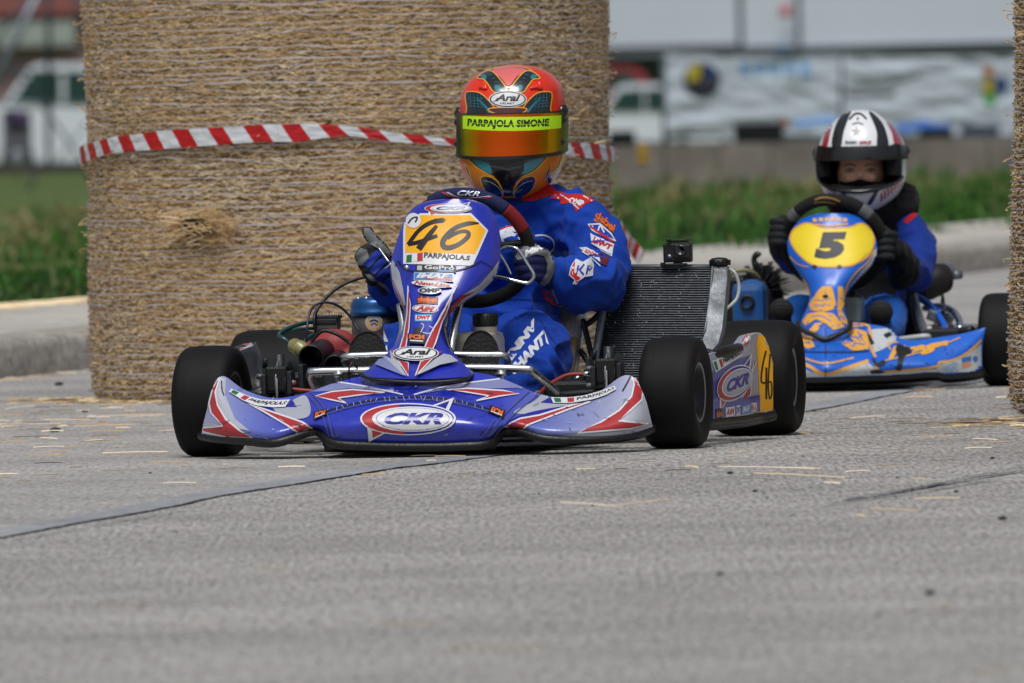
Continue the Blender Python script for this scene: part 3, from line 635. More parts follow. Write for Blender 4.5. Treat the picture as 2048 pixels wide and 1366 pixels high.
def paint(name, stops, rough=.26):
    m = bpy.data.materials.new(name); m.use_nodes = True; n = m.node_tree.nodes; L = m.node_tree.links; b = n['Principled BSDF']
    tc = n.new('ShaderNodeTexCoord'); sp = n.new('ShaderNodeSeparateXYZ'); L.new(tc.outputs['Object'], sp.inputs[0])
    mr = n.new('ShaderNodeMapRange'); mr.inputs['From Min'].default_value = -.75; mr.inputs['From Max'].default_value = .75; L.new(sp.outputs[0], mr.inputs[0])
    cr = n.new('ShaderNodeValToRGB'); e = cr.color_ramp.elements; L.new(mr.outputs[0], cr.inputs[0])
    while len(e) < len(stops): e.new(.5)
    for q, (x, c) in zip(e, stops): q.position = (x + .75) / 1.5; q.color = lin(c)
    t = n.new('ShaderNodeTexNoise'); t.inputs['Scale'].default_value = 18; t.inputs['Detail'].default_value = 9; t.inputs['Roughness'].default_value = .8; L.new(tc.outputs['Object'], t.inputs[0])
    r = n.new('ShaderNodeMapRange'); r.inputs['From Min'].default_value = .55; r.inputs['From Max'].default_value = .8; r.inputs['To Max'].default_value = .5; L.new(t.outputs[0], r.inputs[0])
    mx = n.new('ShaderNodeMix'); mx.data_type = 'RGBA'; mx.inputs['B'].default_value = lin('4a4a52'); L.new(r.outputs[0], mx.inputs[0]); L.new(cr.outputs[0], mx.inputs['A']); L.new(mx.outputs['Result'], b.inputs['Base Color'])
    r2 = n.new('ShaderNodeMapRange'); r2.inputs['From Min'].default_value = .35; r2.inputs['From Max'].default_value = .7; r2.inputs['To Min'].default_value = rough; r2.inputs['To Max'].default_value = rough + .25; L.new(t.outputs[0], r2.inputs[0]); L.new(r2.outputs[0], b.inputs['Roughness'])
    b.inputs['Coat Weight'].default_value = .9; b.inputs['Coat Roughness'].default_value = .1; return m
NOSEP = paint('nose_wrap_film', [(-.64, 'b4b8c2'), (-.52, '9298bf'), (-.40, '606dbc'), (-.28, '2432b0'), (0, '1224ac'), (.18, '2432b0'), (.29, '606dbc'), (.42, '9298bf'), (.54, 'b4b8c2')])
BLUP = paint('blue_wrap_film', [(-.75, '1727a6'), (.75, '1727a6')])
def ckr(D, q, slant=0, ring=True, light=False):
    f = lambda sh: quad(sh, *q)
    D.put(f(poly([(.70, .16), (.98, -.13), (.92, .30)])), WHI); D.put(f(poly([(.07, .62), (.30, .84), (.09, 1.16)])), WHI)
    D.put(f(poly([(.74, .17), (.93, -.03), (.88, .30)])), BLU); D.put(f(poly([(.12, .72), (.27, .84), (.13, 1.04)])), RED)
    D.put(f(ell(.5, .5, .5, .46)), WHI); D.put(f(ell(.5, .5, .48, .425)), BLU); D.put(f(ell(.5, .5, .48, .425, a0=95, a1=262)), RED)
    D.put(f(ell(.545, .5, .42, .355)), WHI); D.put(f(ell(.55, .5, .385, .315)), BLU); D.put(f(ell(.55, .5, .378, .305)), SIL if light else WHI)
    D.put(f(rect(text('CKR', .38, .05), .25, .335, .87, .665)), BLU)
def arai(D, q):
    f = lambda sh: quad(sh, *q)
    D.put(f(ell(.5, .5, .5, .5)), WHI); D.put(f(ell(.5, .5, .475, .46)), INK); D.put(f(ell(.5, .5, .44, .40)), WHI)
    D.put(f(rect(text('Arai', .35, .04), .17, .2, .83, .62)), INK); D.put(f(stroke([(.10, .64), (.16, .62), (.24, .42)], .025)), INK); D.put(f(rect(text('HELMET', 0, .02), .3, .69, .68, .80)), INK)
def sticker(D, q, bgm, txt, tm, shear=0, bold=.03, m=(.06, .16), rim=None, rm=None):
    f = lambda sh: quad(sh, *q)
    if rim: D.put(f(SQ), rm)
    if bgm: D.put(f(rect(SQ, .015 if rim else 0, .06 if rim else 0, .985 if rim else 1, .94 if rim else 1)), bgm)
    D.put(f(rect(text(txt, shear, bold), m[0], m[1], 1 - m[0], 1 - m[1])), tm)
def flagname(D, q, shear=0, fl=.27, txt='PARPAJOLA.S'):
    f = lambda sh: quad(sh, *q)
    D.put(f(SQ), WHI)
    for i, c in enumerate((GRN, None, RED)):
        if c: D.put(f(rect(SQ, .03 + fl * i / 3, .12, .03 + fl * (i + 1) / 3, .88)), c)
    D.put(f(rect(text(txt, shear, .035), fl + .06, .2, .98, .80)), INK)
def strip2(sh, top, bot):
    n = len(top) - 1; us = [i / n for i in range(n + 1)]; V = []
    for u, v in subdiv(sh, .07)[0]:
        a = [float(np.interp(u, us, [p[i] for p in top])) for i in (0, 1)]; c = [float(np.interp(u, us, [p[i] for p in bot])) for i in (0, 1)]; V.append((a[0] + (c[0] - a[0]) * v, a[1] + (c[1] - a[1]) * v))
    return (V, subdiv(sh, .07)[1])
def flagstrip(D, top, bot, shear=0, fl=.25):
    D.put(strip2(SQ, top, bot), WHI, 4)
    for i, c in enumerate((GRN, None, RED)):
        if c: D.put(strip2(rect(SQ, .03 + fl * i / 3, .12, .03 + fl * (i + 1) / 3, .88), top, bot), c, 4)
    D.put(strip2(rect(text('PARPAJOLA.S', shear, .035), fl + .06, .2, .97, .80), top, bot), INK, 4)
KR = K.root('go_kart', label='blue and silver racing kart with yellow number 46 plate in the foreground', cat='go-kart', group='racing karts')
# ---- nose
def rowU(pts, Ys): return [U(x, y, d) for (x, y), d in zip(pts, Ys)]
T = [(432, 760), (450, 753), (490, 780), (545, 796), (600, 789), (650, 772), (735, 750), (835, 742), (935, 743), (1005, 757), (1070, 785), (1125, 796), (1190, 787), (1245, 752), (1272, 756)]
M1 = [(420, 790), (436, 783), (482, 806), (545, 818), (606, 812), (652, 800), (732, 779), (835, 771), (933, 779), (1003, 792), (1060, 808), (1120, 815), (1192, 806), (1256, 780), (1285, 783)]
M = [(415, 815), (437, 810), (480, 826), (545, 836), (610, 830), (655, 824), (730, 804), (835, 797), (930, 808), (1000, 828), (1050, 832), (1115, 836), (1192, 826), (1264, 805), (1294, 808)]
Lw = [(407, 846), (438, 848), (490, 858), (550, 861), (618, 848), (668, 852), (735, 846), (835, 843), (930, 846), (985, 853), (1035, 848), (1110, 858), (1200, 853), (1270, 840), (1302, 840)]
Bo = [(403, 868), (439, 874), (495, 878), (555, 880), (630, 858), (668, 882), (740, 887), (835, 889), (930, 887), (975, 882), (1018, 855), (1095, 873), (1200, 874), (1268, 866), (1305, 853)]
yT = [-.17, -.16, -.16, -.20, -.22, -.22, -.18, -.16, -.18, -.22, -.22, -.20, -.16, -.16, -.17]
yM1 = [-.18, -.20, -.22, -.25, -.27, -.28, -.26, -.25, -.26, -.28, -.27, -.25, -.22, -.20, -.18]
yM = [-.19, -.23, -.27, -.30, -.31, -.34, -.35, -.35, -.35, -.34, -.31, -.30, -.27, -.23, -.19]
yL = [-.20, -.27, -.32, -.36, -.35, -.40, -.42, -.42, -.42, -.40, -.35, -.36, -.32, -.27, -.20]
yB = [-.20, -.26, -.32, -.36, -.33, -.385, -.40, -.405, -.40, -.385, -.33, -.36, -.32, -.26, -.20]
b = MB(); G = surf([rowU(T, yT), rowU(M1, yM1), rowU(M, yM), rowU(Lw, yL), rowU(Bo, yB)], 7, 8); b.grid(G, NOSEP, .004, BLK); D = Dec(b, K, base=.0012, d=.00022); D.k = .5
WO = 2.2
def out(D, pts, m, om=WHI, g=1.08, w_=3.2, sm=False):
    sh = (smoothpoly if sm else poly)(pts); D.put(sh, m, 6); P = sh[0]; D.put(stroke(P, w_, k=0, closed=True), om, 8)
# silver and violet patches
D.put(smoothpoly([(403, 868), (405, 850), (425, 846), (446, 855), (480, 862), (506, 876), (454, 875), (430, 874)]), SIL)
D.put(poly([(416, 812), (428, 770), (440, 757), (452, 757), (450, 790), (470, 838), (500, 862), (446, 852)]), SIL)
D.put(smoothpoly([(520, 812), (560, 816), (589, 799), (612, 792), (622, 820), (612, 836), (575, 838), (545, 828)]), SIL)
D.put(poly([(570, 815), (585, 800), (594, 815)]), BLU)
D.put(smoothpoly([(535, 806), (560, 832), (600, 846), (560, 842), (520, 822)]), BLU)
D.put(poly([(1306, 850), (1296, 822), (1290, 790), (1282, 805), (1260, 825), (1238, 842), (1296, 846)]), SIL)
D.put(smoothpoly([(1154, 868), (1203, 866), (1260, 860), (1304, 850), (1300, 858), (1262, 867), (1200, 874), (1110, 874)]), SIL)
D.put(smoothpoly([(1027, 826), (1068, 803), (1085, 790), (1115, 797), (1150, 810), (1125, 822), (1090, 828)]), SIL)
D.put(poly([(1080, 806), (1104, 792), (1106, 808)]), BLU)
D.put(smoothpoly([(1010, 845), (1060, 825), (1140, 812), (1100, 830), (1050, 842), (1020, 852)]), BLU)
# red sweeps
out(D, [(440, 757), (427, 775), (419, 806), (423, 826), (446, 852), (405, 856), (408, 864), (454, 874), (506, 876), (480, 861), (452, 839), (436, 811), (431, 785)], RED)
out(D, [(496, 808), (527, 819), (563, 831), (604, 845), (625, 856), (612, 859), (597, 865), (563, 845), (527, 824)], RED)
out(D, [(1265, 751), (1278, 767), (1285, 785), (1283, 800), (1261, 821), (1237, 842), (1296, 847), (1262, 857), (1154, 866), (1203, 844), (1239, 821), (1263, 793), (1268, 769)], RED)
out(D, [(1182, 804), (1144, 811), (1079, 831), (1040, 838), (1009, 852), (1043, 860), (1053, 852), (1079, 842), (1131, 822)], RED)
D.put(poly([(622, 784), (674, 764), (700, 766), (806, 790), (750, 781), (700, 777), (655, 783)]), LVI); D.put(stroke([(674, 764), (740, 775), (806, 790)], 2.5), WHI)
out(D, [(630, 793), (664, 784), (705, 780), (770, 786), (720, 791), (676, 797), (693, 807), (661, 800)], RED, w_=2.6)
D.put(poly([(828, 790), (898, 772), (1004, 758), (1048, 776), (965, 778), (900, 779)]), LVI); D.put(stroke([(828, 790), (898, 772), (1000, 758)], 2.5), WHI)
out(D, [(892, 781), (936, 778), (1006, 782), (1038, 788), (1001, 793), (952, 803), (978, 793), (930, 785)], RED, w_=2.6)
# seams, tape repairs, scratches
TPG = mat('clear_tape_edge', '50547c', .4); D.put(stroke([(654, 823), (700, 810), (760, 799), (835, 795), (905, 801), (975, 818), (1009, 829)], 2.0), INK); D.put(stroke([(656, 828), (702, 815), (762, 804), (835, 800), (905, 806), (975, 823), (1005, 834)], 1.6), TPG)
for ln in ([(612, 788), (640, 820), (660, 872)], [(622, 784), (652, 822), (668, 874)], [(1062, 780), (1010, 828), (975, 872)], [(1076, 790), (1020, 836), (985, 874)], [(990, 840), (960, 874)]): D.put(stroke(ln, 2.0), TPG)
D.put(stroke([(443, 762), (444, 780), (448, 792)], 2.4), INK); D.put(stroke([(1262, 750), (1255, 765), (1245, 783)], 2.4), INK)
rs = random.Random(4)
SCR = mat('scratch', '2c2c38', .6); SCW = mat('scratch_pale', 'a8aac0', .5)
def many(lst): V, Fc = [], []; [(Fc.extend([tuple(len(V) + i for i in q) for q in f]), V.extend(v)) for v, f in lst]; return (V, Fc)
S1, S2 = [], []
for i in range(90):
    x = rs.choice((rs.uniform(430, 620), rs.uniform(660, 1000), rs.uniform(1030, 1290))); y = rs.uniform(775, 880); a = rs.gauss(0, .5); l_ = rs.uniform(3, 16); rs.choice((S1, S1, S2)).append(stroke([(x, y), (x + l_ * math.cos(a), y + l_ * math.sin(a))], rs.uniform(.5, 1.3), k=0))
for i in range(26):
    x = 660 + 12 * i + rs.uniform(-3, 3); y = interp(x, [654, 700, 760, 835, 905, 975, 1009], [824, 811, 800, 797, 802, 819, 830]) - 3; S2.append(stroke([(x, y), (x + rs.uniform(-4, 4), y + rs.uniform(4, 9))], 1.0, k=0))
D.put(many(S1), SCR, 9); D.put(many(S2), SCW, 9)
ckr(D, [(721, 806), (912, 806), (912, 872), (721, 872)])
flagstrip(D, [(462, 779), (498, 795), (524, 801.5), (555, 802.5), (581, 801)], [(457, 785), (485, 803), (511, 813), (545, 817), (571, 816)], .3); flagstrip(D, [(1101, 797), (1143, 797), (1182, 790), (1208, 782), (1230, 773)], [(1106, 808), (1143, 808.5), (1187, 801), (1213, 792), (1234, 780)], .1)
for q in ([(628, 826), (656, 819), (654, 831), (628, 842)], [(980, 812), (1010, 822), (1007, 839), (976, 826)]): sticker(D, q, INK, 'FCM', ORA, .2, .05, (.1, .12)); D.put(quad(rect(SQ, .15, .7, .85, .82), *q), WHI)
nose = b.build('nose_cone', KR)
# black skid edge under the nose
b = MB(); P = rowU([(x, y + 5) for x, y in Bo], yB); b.tube(P, [.007, .008, .010, .011, .010, .012, .012, .012, .012, .012, .010, .010, .008, .007, .006], BLK, 10, smooth=6)
P = rowU([(x, y + (10 if 4 < i < 10 else 3)) for i, (x, y) in enumerate(Bo)], [d + .06 for d in yB]); b.tube(P, .012, BLK, 10, smooth=6)
a = [K.U(x, 893, -.33) for x in (650, 835, 990)]; b.tube(a, .014, BLK, 8)
b.build('skid_lip', nose)
# ---- front fairing with number plate
Rw = [(398, 880, 938), (403, 852, 956), (412, 832, 975), (428, 815, 988), (450, 805, 996), (483, 793, 1000), (510, 785, 1001), (535, 780, 998), (560, 783, 986), (585, 789, 962), (600, 797, 938), (618, 807, 911), (640, 809, 893), (660, 804, 890), (688, 791, 898), (717, 764, 915), (740, 736, 938), (754, 720, 945)]
rows = []
for y, xl, xr in Rw:
    Yc = interp(y, [398, 483, 560, 620, 690, 754], [.10, .03, -.03, -.08, -.16, -.27]); wd = xr - xl
    de = interp(y, [398, 430, 560, 620, 700, 754], [.03, .07, .09, .06, .05, .05]); row = []
    for t in (0, .035, .10, .22, .36, .5, .64, .78, .90, .965, 1):
        e = abs(2 * t - 1); row.append(U(xl + wd * t, y + (6 * (1 - e * e) - 2 if y > 700 else 0), Yc + de * e ** 3.2))
    rows.append(row)
b = MB(); G = surf(rows, 3, 3); b.grid(G, BLUP, .004, BLK); D = Dec(b, K)
D.put(poly([(782, 530), (786, 520), (800, 545), (806, 575), (812, 610), (806, 612), (797, 590), (786, 565)]), SIL); D.put(poly([(998, 520), (990, 555), (965, 580), (935, 598), (912, 618), (905, 632), (900, 626), (925, 590), (958, 570), (984, 540)]), SIL)
D.put(stroke([(786, 560), (800, 592), (810, 616)], 2), RED); D.put(poly([(950, 582), (925, 598), (906, 620), (898, 640), (893, 640), (902, 612), (920, 592)]), RED)
# plate
PL = [(809, 461), (811, 447), (842, 430), (941, 430), (973, 461), (943, 529), (809, 529)]
D.put(poly([(807, 462), (809, 446), (841, 427), (942, 427), (976, 461), (945, 532), (807, 528)]), WHI); D.put(poly([(812, 461), (813, 449), (843, 431), (940, 431), (971, 461), (950, 508), (811, 506)]), YEL)
D.put(stroke([(888, 441), (862, 446), (838, 462), (817, 490)], [10, 9, 8, 8]), INK); D.put(stroke([(817, 489), (838, 485), (875, 472)], [8, 8, 7]), INK); D.put(stroke([(874, 452), (858, 472), (838, 499)], [6, 10, 12]), INK); D.put(stroke([(868, 440), (880, 440), (891, 441)], [3, 5, 4]), INK)
D.put(stroke([(957, 447), (935, 448), (912, 456), (895, 470), (886, 484), (888, 494), (900, 496), (918, 489), (934, 476), (937, 467), (928, 463), (912, 467), (895, 478)], [3, 9, 9, 10, 11, 11, 10, 9, 9, 8, 7, 7, 5]), INK)
for i, c in enumerate((GRN, WHI, RED)): D.put(quad(rect(SQ, i / 3, 0, (i + 1) / 3, 1), (814, 511), (846, 506), (846, 522), (813, 526)), c)
D.put(quad(text('PARPAJOLA.S', 0, .035), (849, 505), (941, 512), (938, 524), (848, 519)), INK)
D.put(ell(828, 442, 15, 15), WHI); D.put(stroke([(818, 448), (826, 438), (836, 436), (832, 446)], 3), INK)
ckr(D, [(850, 407), (943, 407), (943, 429), (850, 429)])
D.put(stroke([(797, 522), (806, 535), (828, 543), (866, 543), (915, 541), (948, 530), (962, 522)], 2.6), INK); D.put(stroke([(791, 533), (797, 522)], 1.6), INK); D.put(stroke([(962, 522), (985, 536)], 1.6), INK)
qd = lambda cx, cy, w_, h, r=0: rect_pts(cx, cy, w_, h, r)
def rect_pts(cx, cy, w_, h, r):
    c, s_ = math.cos(R(r)), math.sin(R(r)); return [(cx + x * c - y * s_, cy + x * s_ + y * c) for x, y in ((-w_ / 2, -h / 2), (w_ / 2, -h / 2), (w_ / 2, h / 2), (-w_ / 2, h / 2))]
q = rect_pts(872, 538, 80, 15, 2); D.put(quad(SQ, *q), INK); D.put(quad(rect(text('GoPro', 0, .02), .22, .1, .96, .62), *q), WHI); D.put(quad(rect(SQ, .04, .2, .16, .8), *q), SIL); D.put(quad(rect(SQ, .55, .68, .94, .92), *q), LBL)
q = rect_pts(868, 555, 78, 17, 2); D.put(quad(SQ, *q), SIL); D.put(quad(rect(SQ, .02, .08, .98, .92), *q), LBL); D.put(quad(rect(SQ, .3, .55, .97, .9), *q), RED); D.put(quad(rect(text('IMAF', .3, .05), .06, .12, .92, .7), *q), WHI)
q = rect_pts(865, 570, 80, 13, 5); D.put(quad(ell(.5, .5, .5, .5), *q), WHI); D.put(quad(rect(text('New-Line', .35, .04), .06, .18, .94, .82), *q), RED)
q = rect_pts(860, 583, 44, 13, 0); D.put(quad(ell(.5, .5, .52, .56), *q), SIL); D.put(quad(rect(text('OMP', 0, .06), .04, .15, .96, .85), *q), INK)
q = rect_pts(855, 601, 42, 15, 3); D.put(quad(SQ, *q), mat('sticker_brown', '3a2420', .4)); D.put(quad(rect(text('debei', 0, .06), .04, .05, .96, .7), *q), ORA); D.put(quad(rect(text('MOTORSPORT', 0, .02), .06, .72, .94, .95), *q), ORA)
q = rect_pts(851, 618, 52, 17, 4); D.put(quad(ell(.5, .5, .5, .5), *q), WHI); D.put(quad(ell(.5, .5, .46, .42), *q), RED); D.put(quad(ell(.5, .5, .42, .34), *q), WHI); D.put(quad(rect(text('AiM', .4, .06), .14, .2, .86, .8), *q), RED)
q = rect_pts(847, 636, 35, 15, 0); D.put(quad(SQ, *q), LBL); D.put(quad(rect(SQ, .06, .15, .94, .85), *q), WHI); D.put(quad(rect(text('DWT', .2, .07), .1, .2, .9, .75), *q), RED)
# red darts up both sides of the neck
out(D, [(817, 571), (822, 610), (819, 655), (813, 690), (811, 701), (799, 701), (808, 672), (815, 630)], RED, w_=2.2)
out(D, [(915, 571), (898, 605), (880, 645), (870, 690), (861, 712), (849, 700), (862, 668), (880, 630)], RED, w_=2.2)
D.put(stroke([(858, 655), (866, 662), (858, 670), (846, 668), (838, 672)], 1.2), WHI); D.put(ell(837, 666, 9, 8), INK); D.put(stroke([(842, 668), (848, 655), (843, 650)], 1.6), SIL)
q = rect_pts(835, 681, 34, 20, 3); D.put(quad(SQ, *q), INK); D.put(quad(rect(text('FCM', 0, .05), .08, .08, .92, .55), *q), ORA); D.put(quad(rect(SQ, .12, .66, .85, .78), *q), WHI)
D.put(poly([(780, 700), (803, 708), (800, 718), (812, 740), (783, 722)]), SIL)
for pts in ([(779, 698), (800, 712), (795, 722)], [(884, 705), (862, 712), (868, 722)]): D.put(poly(pts), RED)
out(D, [(797, 722), (817, 727), (817, 754)], RED, w_=2.2); out(D, [(842, 727), (868, 718), (838, 750), (831, 756)], RED, w_=2.2)
D.put(poly([(766, 712), (795, 724), (814, 754), (780, 738)]), SIL); D.put(poly([(766, 712), (750, 730), (810, 754)]), LVI); D.put(poly([(886, 712), (868, 724), (834, 755), (880, 734), (915, 727), (900, 715)]), SIL)
arai(D, [(788, 697), (877, 697), (877, 726), (788, 726)])
fair = b.build('front_fairing', KR)
b = MB(); P = [U(x, y, d) for x, y, d in ((722, 748, -.20), (740, 758, -.26), (780, 762, -.28), (830, 765, -.285), (880, 764, -.28), (925, 759, -.26), (944, 749, -.2), (930, 735, -.16), (908, 710, -.14), (896, 686, -.12), (889, 655, -.09))]; b.tube(P, .0045, BLK, 8, smooth=6); b.build('rubber_trim', fair)
for x, y in ((905, 535), (815, 535)): b = MB(); b.lathe([(.006, 0), (.006, .004), (0, .005)], CHR, K.U(x, y, .0) + Vector((0, -.01, 0)), (0, -1, 0), 10); b.build('screw', fair)
# ---- wheels
def wheel(fr, root, X, Y, r_, w_, steer=0, camber=0, name='wheel', rr=.066, rimo=1, rm=None):
    ax = (Matrix.Rotation(steer, 3, 'Z') @ Matrix.Rotation(camber, 3, 'Y') @ Vector((1, 0, 0))); c = Vector((X, Y, r_)); h = w_ / 2
    wo = bpy.data.objects.new(name, None); COL.objects.link(wo); wo.empty_display_size = .05; wo.parent = root; wo.location = c
    b = MB(); pr = [(rr, -h * .78), (rr + .008, -h * .86), (r_ * .72, -h * .97), (r_ * .84, -h), (r_ * .915, -h * .94), (r_ * .965, -h * .83), (r_ * .99, -h * .68), (r_ * .997, -h * .5)]
    for i in range(13): t = -.44 + .88 * i / 12; pr.append((r_ * (1 - .0 * t) + (.0006 if i % 2 else 0), h * t))
    pr += [(a, -z) for a, z in reversed(pr[:8])]; pr += [(rr, h * .78)]; b.lathe(pr, RUB, (0, 0, 0), ax, 64); b.build('tyre', wo)
    b = MB(); m = rm or MAG; s_ = 1
    pr = [(.018, -h * .30), (.030, -h * .30), (rr * .62, -h * .2), (rr * .80, -h * .05), (rr * .84, h * .3), (rr * .90, h * .80), (rr, h * .82), (rr + .005, h * .86), (rr + .006, h * .80)]
    b.lathe(pr, m, (0, 0, 0), ax, 40); b.lathe([(.018, h * .28), (.030, h * .28), (rr * .62, h * .18), (rr * .80, -h * .05), (rr * .84, -h * .3), (rr * .90, -h * .80), (rr, -h * .82), (rr + .005, -h * .86), (rr + .006, -h * .80)], m, (0, 0, 0), ax, 40)
    b.lathe([(rr * .97, h * .835), (rr + .002, h * .868), (rr + .004, h * .865)], ALU, (0, 0, 0), ax, 40)
    b.lathe([(0, h * .45), (.012, h * .45), (.016, h * .38), (.019, h * .28), (.019, -h * .3), (.0, -h * .4)], DAL, (0, 0, 0), ax, 16)
    for k in range(3):
        a = k * 2.094; o = ax.orthogonal().normalized(); q = (Matrix.Rotation(a, 3, ax) @ o) * .03; b.lathe([(.005, -h * .38), (.005, h * .38), (0, h * .4)], CHR, q, ax, 6)
    b.build('rim', wo); return wo
wheel(K, KR, -.556, 0, .131, .136, R(-5)); wheel(K, KR, .553, 0, .131, .134, R(-3)); wheel(K, KR, -.590, 1.02, .139, .205); wheel(K, KR, .590, 1.02, .139, .205)
# ---- axle, frame rails, stub axles
b = MB(); b.tube([(-.5, 1.02, .14), (.5, 1.02, .14)], .02, CHR, 14, smooth=0); b.build('rear_axle', KR)
b = MB()
for s_ in (-1, 1):
    b.tube([(s_ * .42, .02, .09), (s_ * .30, -.02, .06), (s_ * .22, .2, .05), (s_ * .30, .6, .05), (s_ * .32, 1.15, .06)], .016, CHR, 12); b.tube([(s_ * .2, -.25, .055), (s_ * .21, .1, .05)], .012, CHR, 10)
b.tube([(-.36, 0, .05), (.36, 0, .05)], .016, CHR, 12, smooth=0); b.tube([(-.32, 1.15, .07), (.32, 1.15, .07)], .014, CHR, 12, smooth=0); b.box((0, .12, .03), (.5, .7, .006), DAL); b.build('frame', KR)
for s_ in (-1, 1):      # front brake discs with calipers
    c = U(560, 768, .02) if s_ < 0 else U(1218, 752, .02); bd = MB(); bd.lathe([(.02, -.002), (.058, -.002), (.058, .002), (.02, .002)], ALU, c + Vector((-s_ * .0, 0, 0)), (1, 0, 0), 36); bd.lathe([(.02, -.002), (.055, -.002), (.055, .002), (.02, .002)], DAL, c + Vector((.022, 0, 0)), (1, 0, 0), 36); bd.build('brake_disc', KR)
    b = MB(); b.box(c + Vector((0, -.03, .012)), (.052, .045, .062), BLK, bev=.006); b.box(c + Vector((-.028, -.04, .0)), (.012, .05, .05), DAL, bev=.003); b.box(c + Vector((.034, -.04, .004)), (.012, .05, .055), DAL, bev=.003)
    for dz in (-.02, .02): b.lathe([(.006, 0), (.006, .014), (0, .015)], ALU, c + Vector((-.032, -.05, dz)), (-1, 0, 0), 8)
    b.tube([c + Vector((-.03, -.03, .04)), c + Vector((-.025, -.04, .062))], .006, DAL, 8, smooth=0); b.box(c + Vector((.004, -.06, -.02)), (.004, .004, .07), CHR); b.build('brake_caliper', KR)
    b = MB(); e = Vector((s_ * .49, 0, .131)); b.tube([c, e], .014, DAL, 12, smooth=0); b.tube([c + Vector((0, 0, -.06)), c + Vector((0, 0, .07))], .012, DAL, 12, smooth=0); b.lathe([(.013, -.02), (.016, -.02), (.016, .02), (.013, .02)], mat('bearing_spacer', 'b8a878', .4, .6), e, (s_, 0, 0), 20); b.box(c + Vector((s_ * -.05, .03, 0)), (.012, .06, .09), DAL, bev=.003); b.build('stub_axle', KR)
    b = MB()
    P = [U(x, y, -.03) for x, y in ((575, 763), (590, 765), (584, 770), (578, 776), (600, 780), (625, 782), (660, 785))] if s_ < 0 else [U(x, y, -.0) for x, y in ((1180, 747), (1165, 748), (1135, 750), (1110, 762), (1090, 775), (1078, 790))]
    b.tube(P, .0045, mat('red_hose', '8e2f2a', .5), 8, smooth=5); b.tube([P[0], P[1]], .006, CHR, 8, smooth=0); b.build('brake_hose', KR)
# ---- nose bumper bars
def bar(name, pts, r_, par=KR, m=CHR, **k):
    b = MB(); b.tube([U(*p) for p in pts], r_, m, 14, smooth=5); return b.build(name, par, **k)
bar('bumper_bar', [(700, 745, .03), (690, 724, -.06), (687, 717, -.10), (694, 713, -.12), (730, 711, -.12), (835, 708, -.12), (960, 710, -.12), (1000, 710, -.12), (1011, 713, -.11), (1015, 722, -.08), (1018, 745, -.02)], .0085)
bar('bumper_bar', [(640, 785, -.02), (628, 770, -.06), (620, 752, -.12), (622, 746, -.15), (632, 743, -.16), (740, 741, -.16), (835, 738, -.16), (950, 736, -.16), (1050, 738, -.16), (1062, 741, -.15), (1075, 752, -.12), (1095, 768, -.06), (1114, 785, 0)], .0095)
for x in (677, 1002): bar('bar_clamp', [(x, 742, -.165), (x, 752, -.165), (x + 2, 765, -.16)], .009); bar('bar_clamp', [(x - 9, 749, -.17), (x + 9, 747, -.17)], .006)
# ---- steering column, wheel and lever
bar('column_support', [(921, 596, .05), (912, 640, .0), (904, 690, -.05), (902, 720, -.08)], .0095); bar('column_support', [(800, 610, .05), (806, 660, .0), (790, 710, -.08)], .0095); bar('steering_column', [(935, 505, .25), (900, 600, .05), (880, 700, -.05)], .010)
c = U(935, 500, .26); e1 = Vector((math.cos(R(7)), 0, -math.sin(R(7)))); e2 = (Matrix.Rotation(R(28), 3, 'X') @ Vector((math.sin(R(7)), 0, math.cos(R(7))))); Rr = .150
NAVY = mat('wheel_suede_navy', '141d4a', .9, bump=.3, bscale=300); SUR = mat('wheel_suede_red', '7c1016', .92, bump=.4, bscale=400); SUK = mat('wheel_suede_black', '0e0e10', .92, bump=.3, bscale=400)
def ringpt(a, r_=Rr): return c + e1 * (r_ * math.sin(R(a))) + e2 * (r_ * math.cos(R(a)) * (1.0 if abs(a) < 100 else .93))
b = MB()
for a0, a1, m in ((-37, 36, NAVY), (36, 62, SUR), (62, 180, SUK), (180, 296, SUK), (296, 323, SUR)):
    n = max(4, int((a1 - a0) / 5)); b.tube([ringpt(a0 + (a1 - a0) * i / n) for i in range(n + 1)], .0168 if m != SUK else .0160, m, 16, smooth=2)
D = Dec(b, K); q = [(885, 379), (985, 385), (984, 400), (884, 396)]; D.put(quad(stroke([(0, .3), (.2, .8), (.5, 1), (.85, .8), (1, .5)], .06), *q), RED); D.put(quad(stroke([(.1, .3), (.3, .75), (.6, .8), (.95, .5)], .06), *q), SIL); D.put(quad(rect(text('CKR', .4, .02), .3, .0, .75, .6), *q), SIL)
sw = b.build('steering_wheel', KR); b = MB()
for a in (75, 195, 290): b.tube([c + e2 * -.01, c.lerp(ringpt(a), .5) + Vector((0, -.008, 0)), ringpt(a)], .008, DAL, 10)
b.lathe([(0, -.02), (.03, -.02), (.035, 0), (.03, .03), (0, .03)], DAL, c, e1.cross(e2), 20); b.build('spoke', sw)
bar('hand_lever', [(990, 553, .16), (1020, 559, .15), (1052, 566, .15), (1064, 560, .15), (1067, 548, .15), (1055, 528, .15), (1040, 504, .15), (1030, 496, .15), (1012, 494, .16), (1002, 500, .18)], .0042)
bar('lever_rod', [(995, 500, .16), (1012, 528, .17), (1022, 548, .17)], .003); bar('hand_lever', [(757, 495, .2), (775, 520, .19), (781, 528, .18), (770, 537, .18)], .0022)
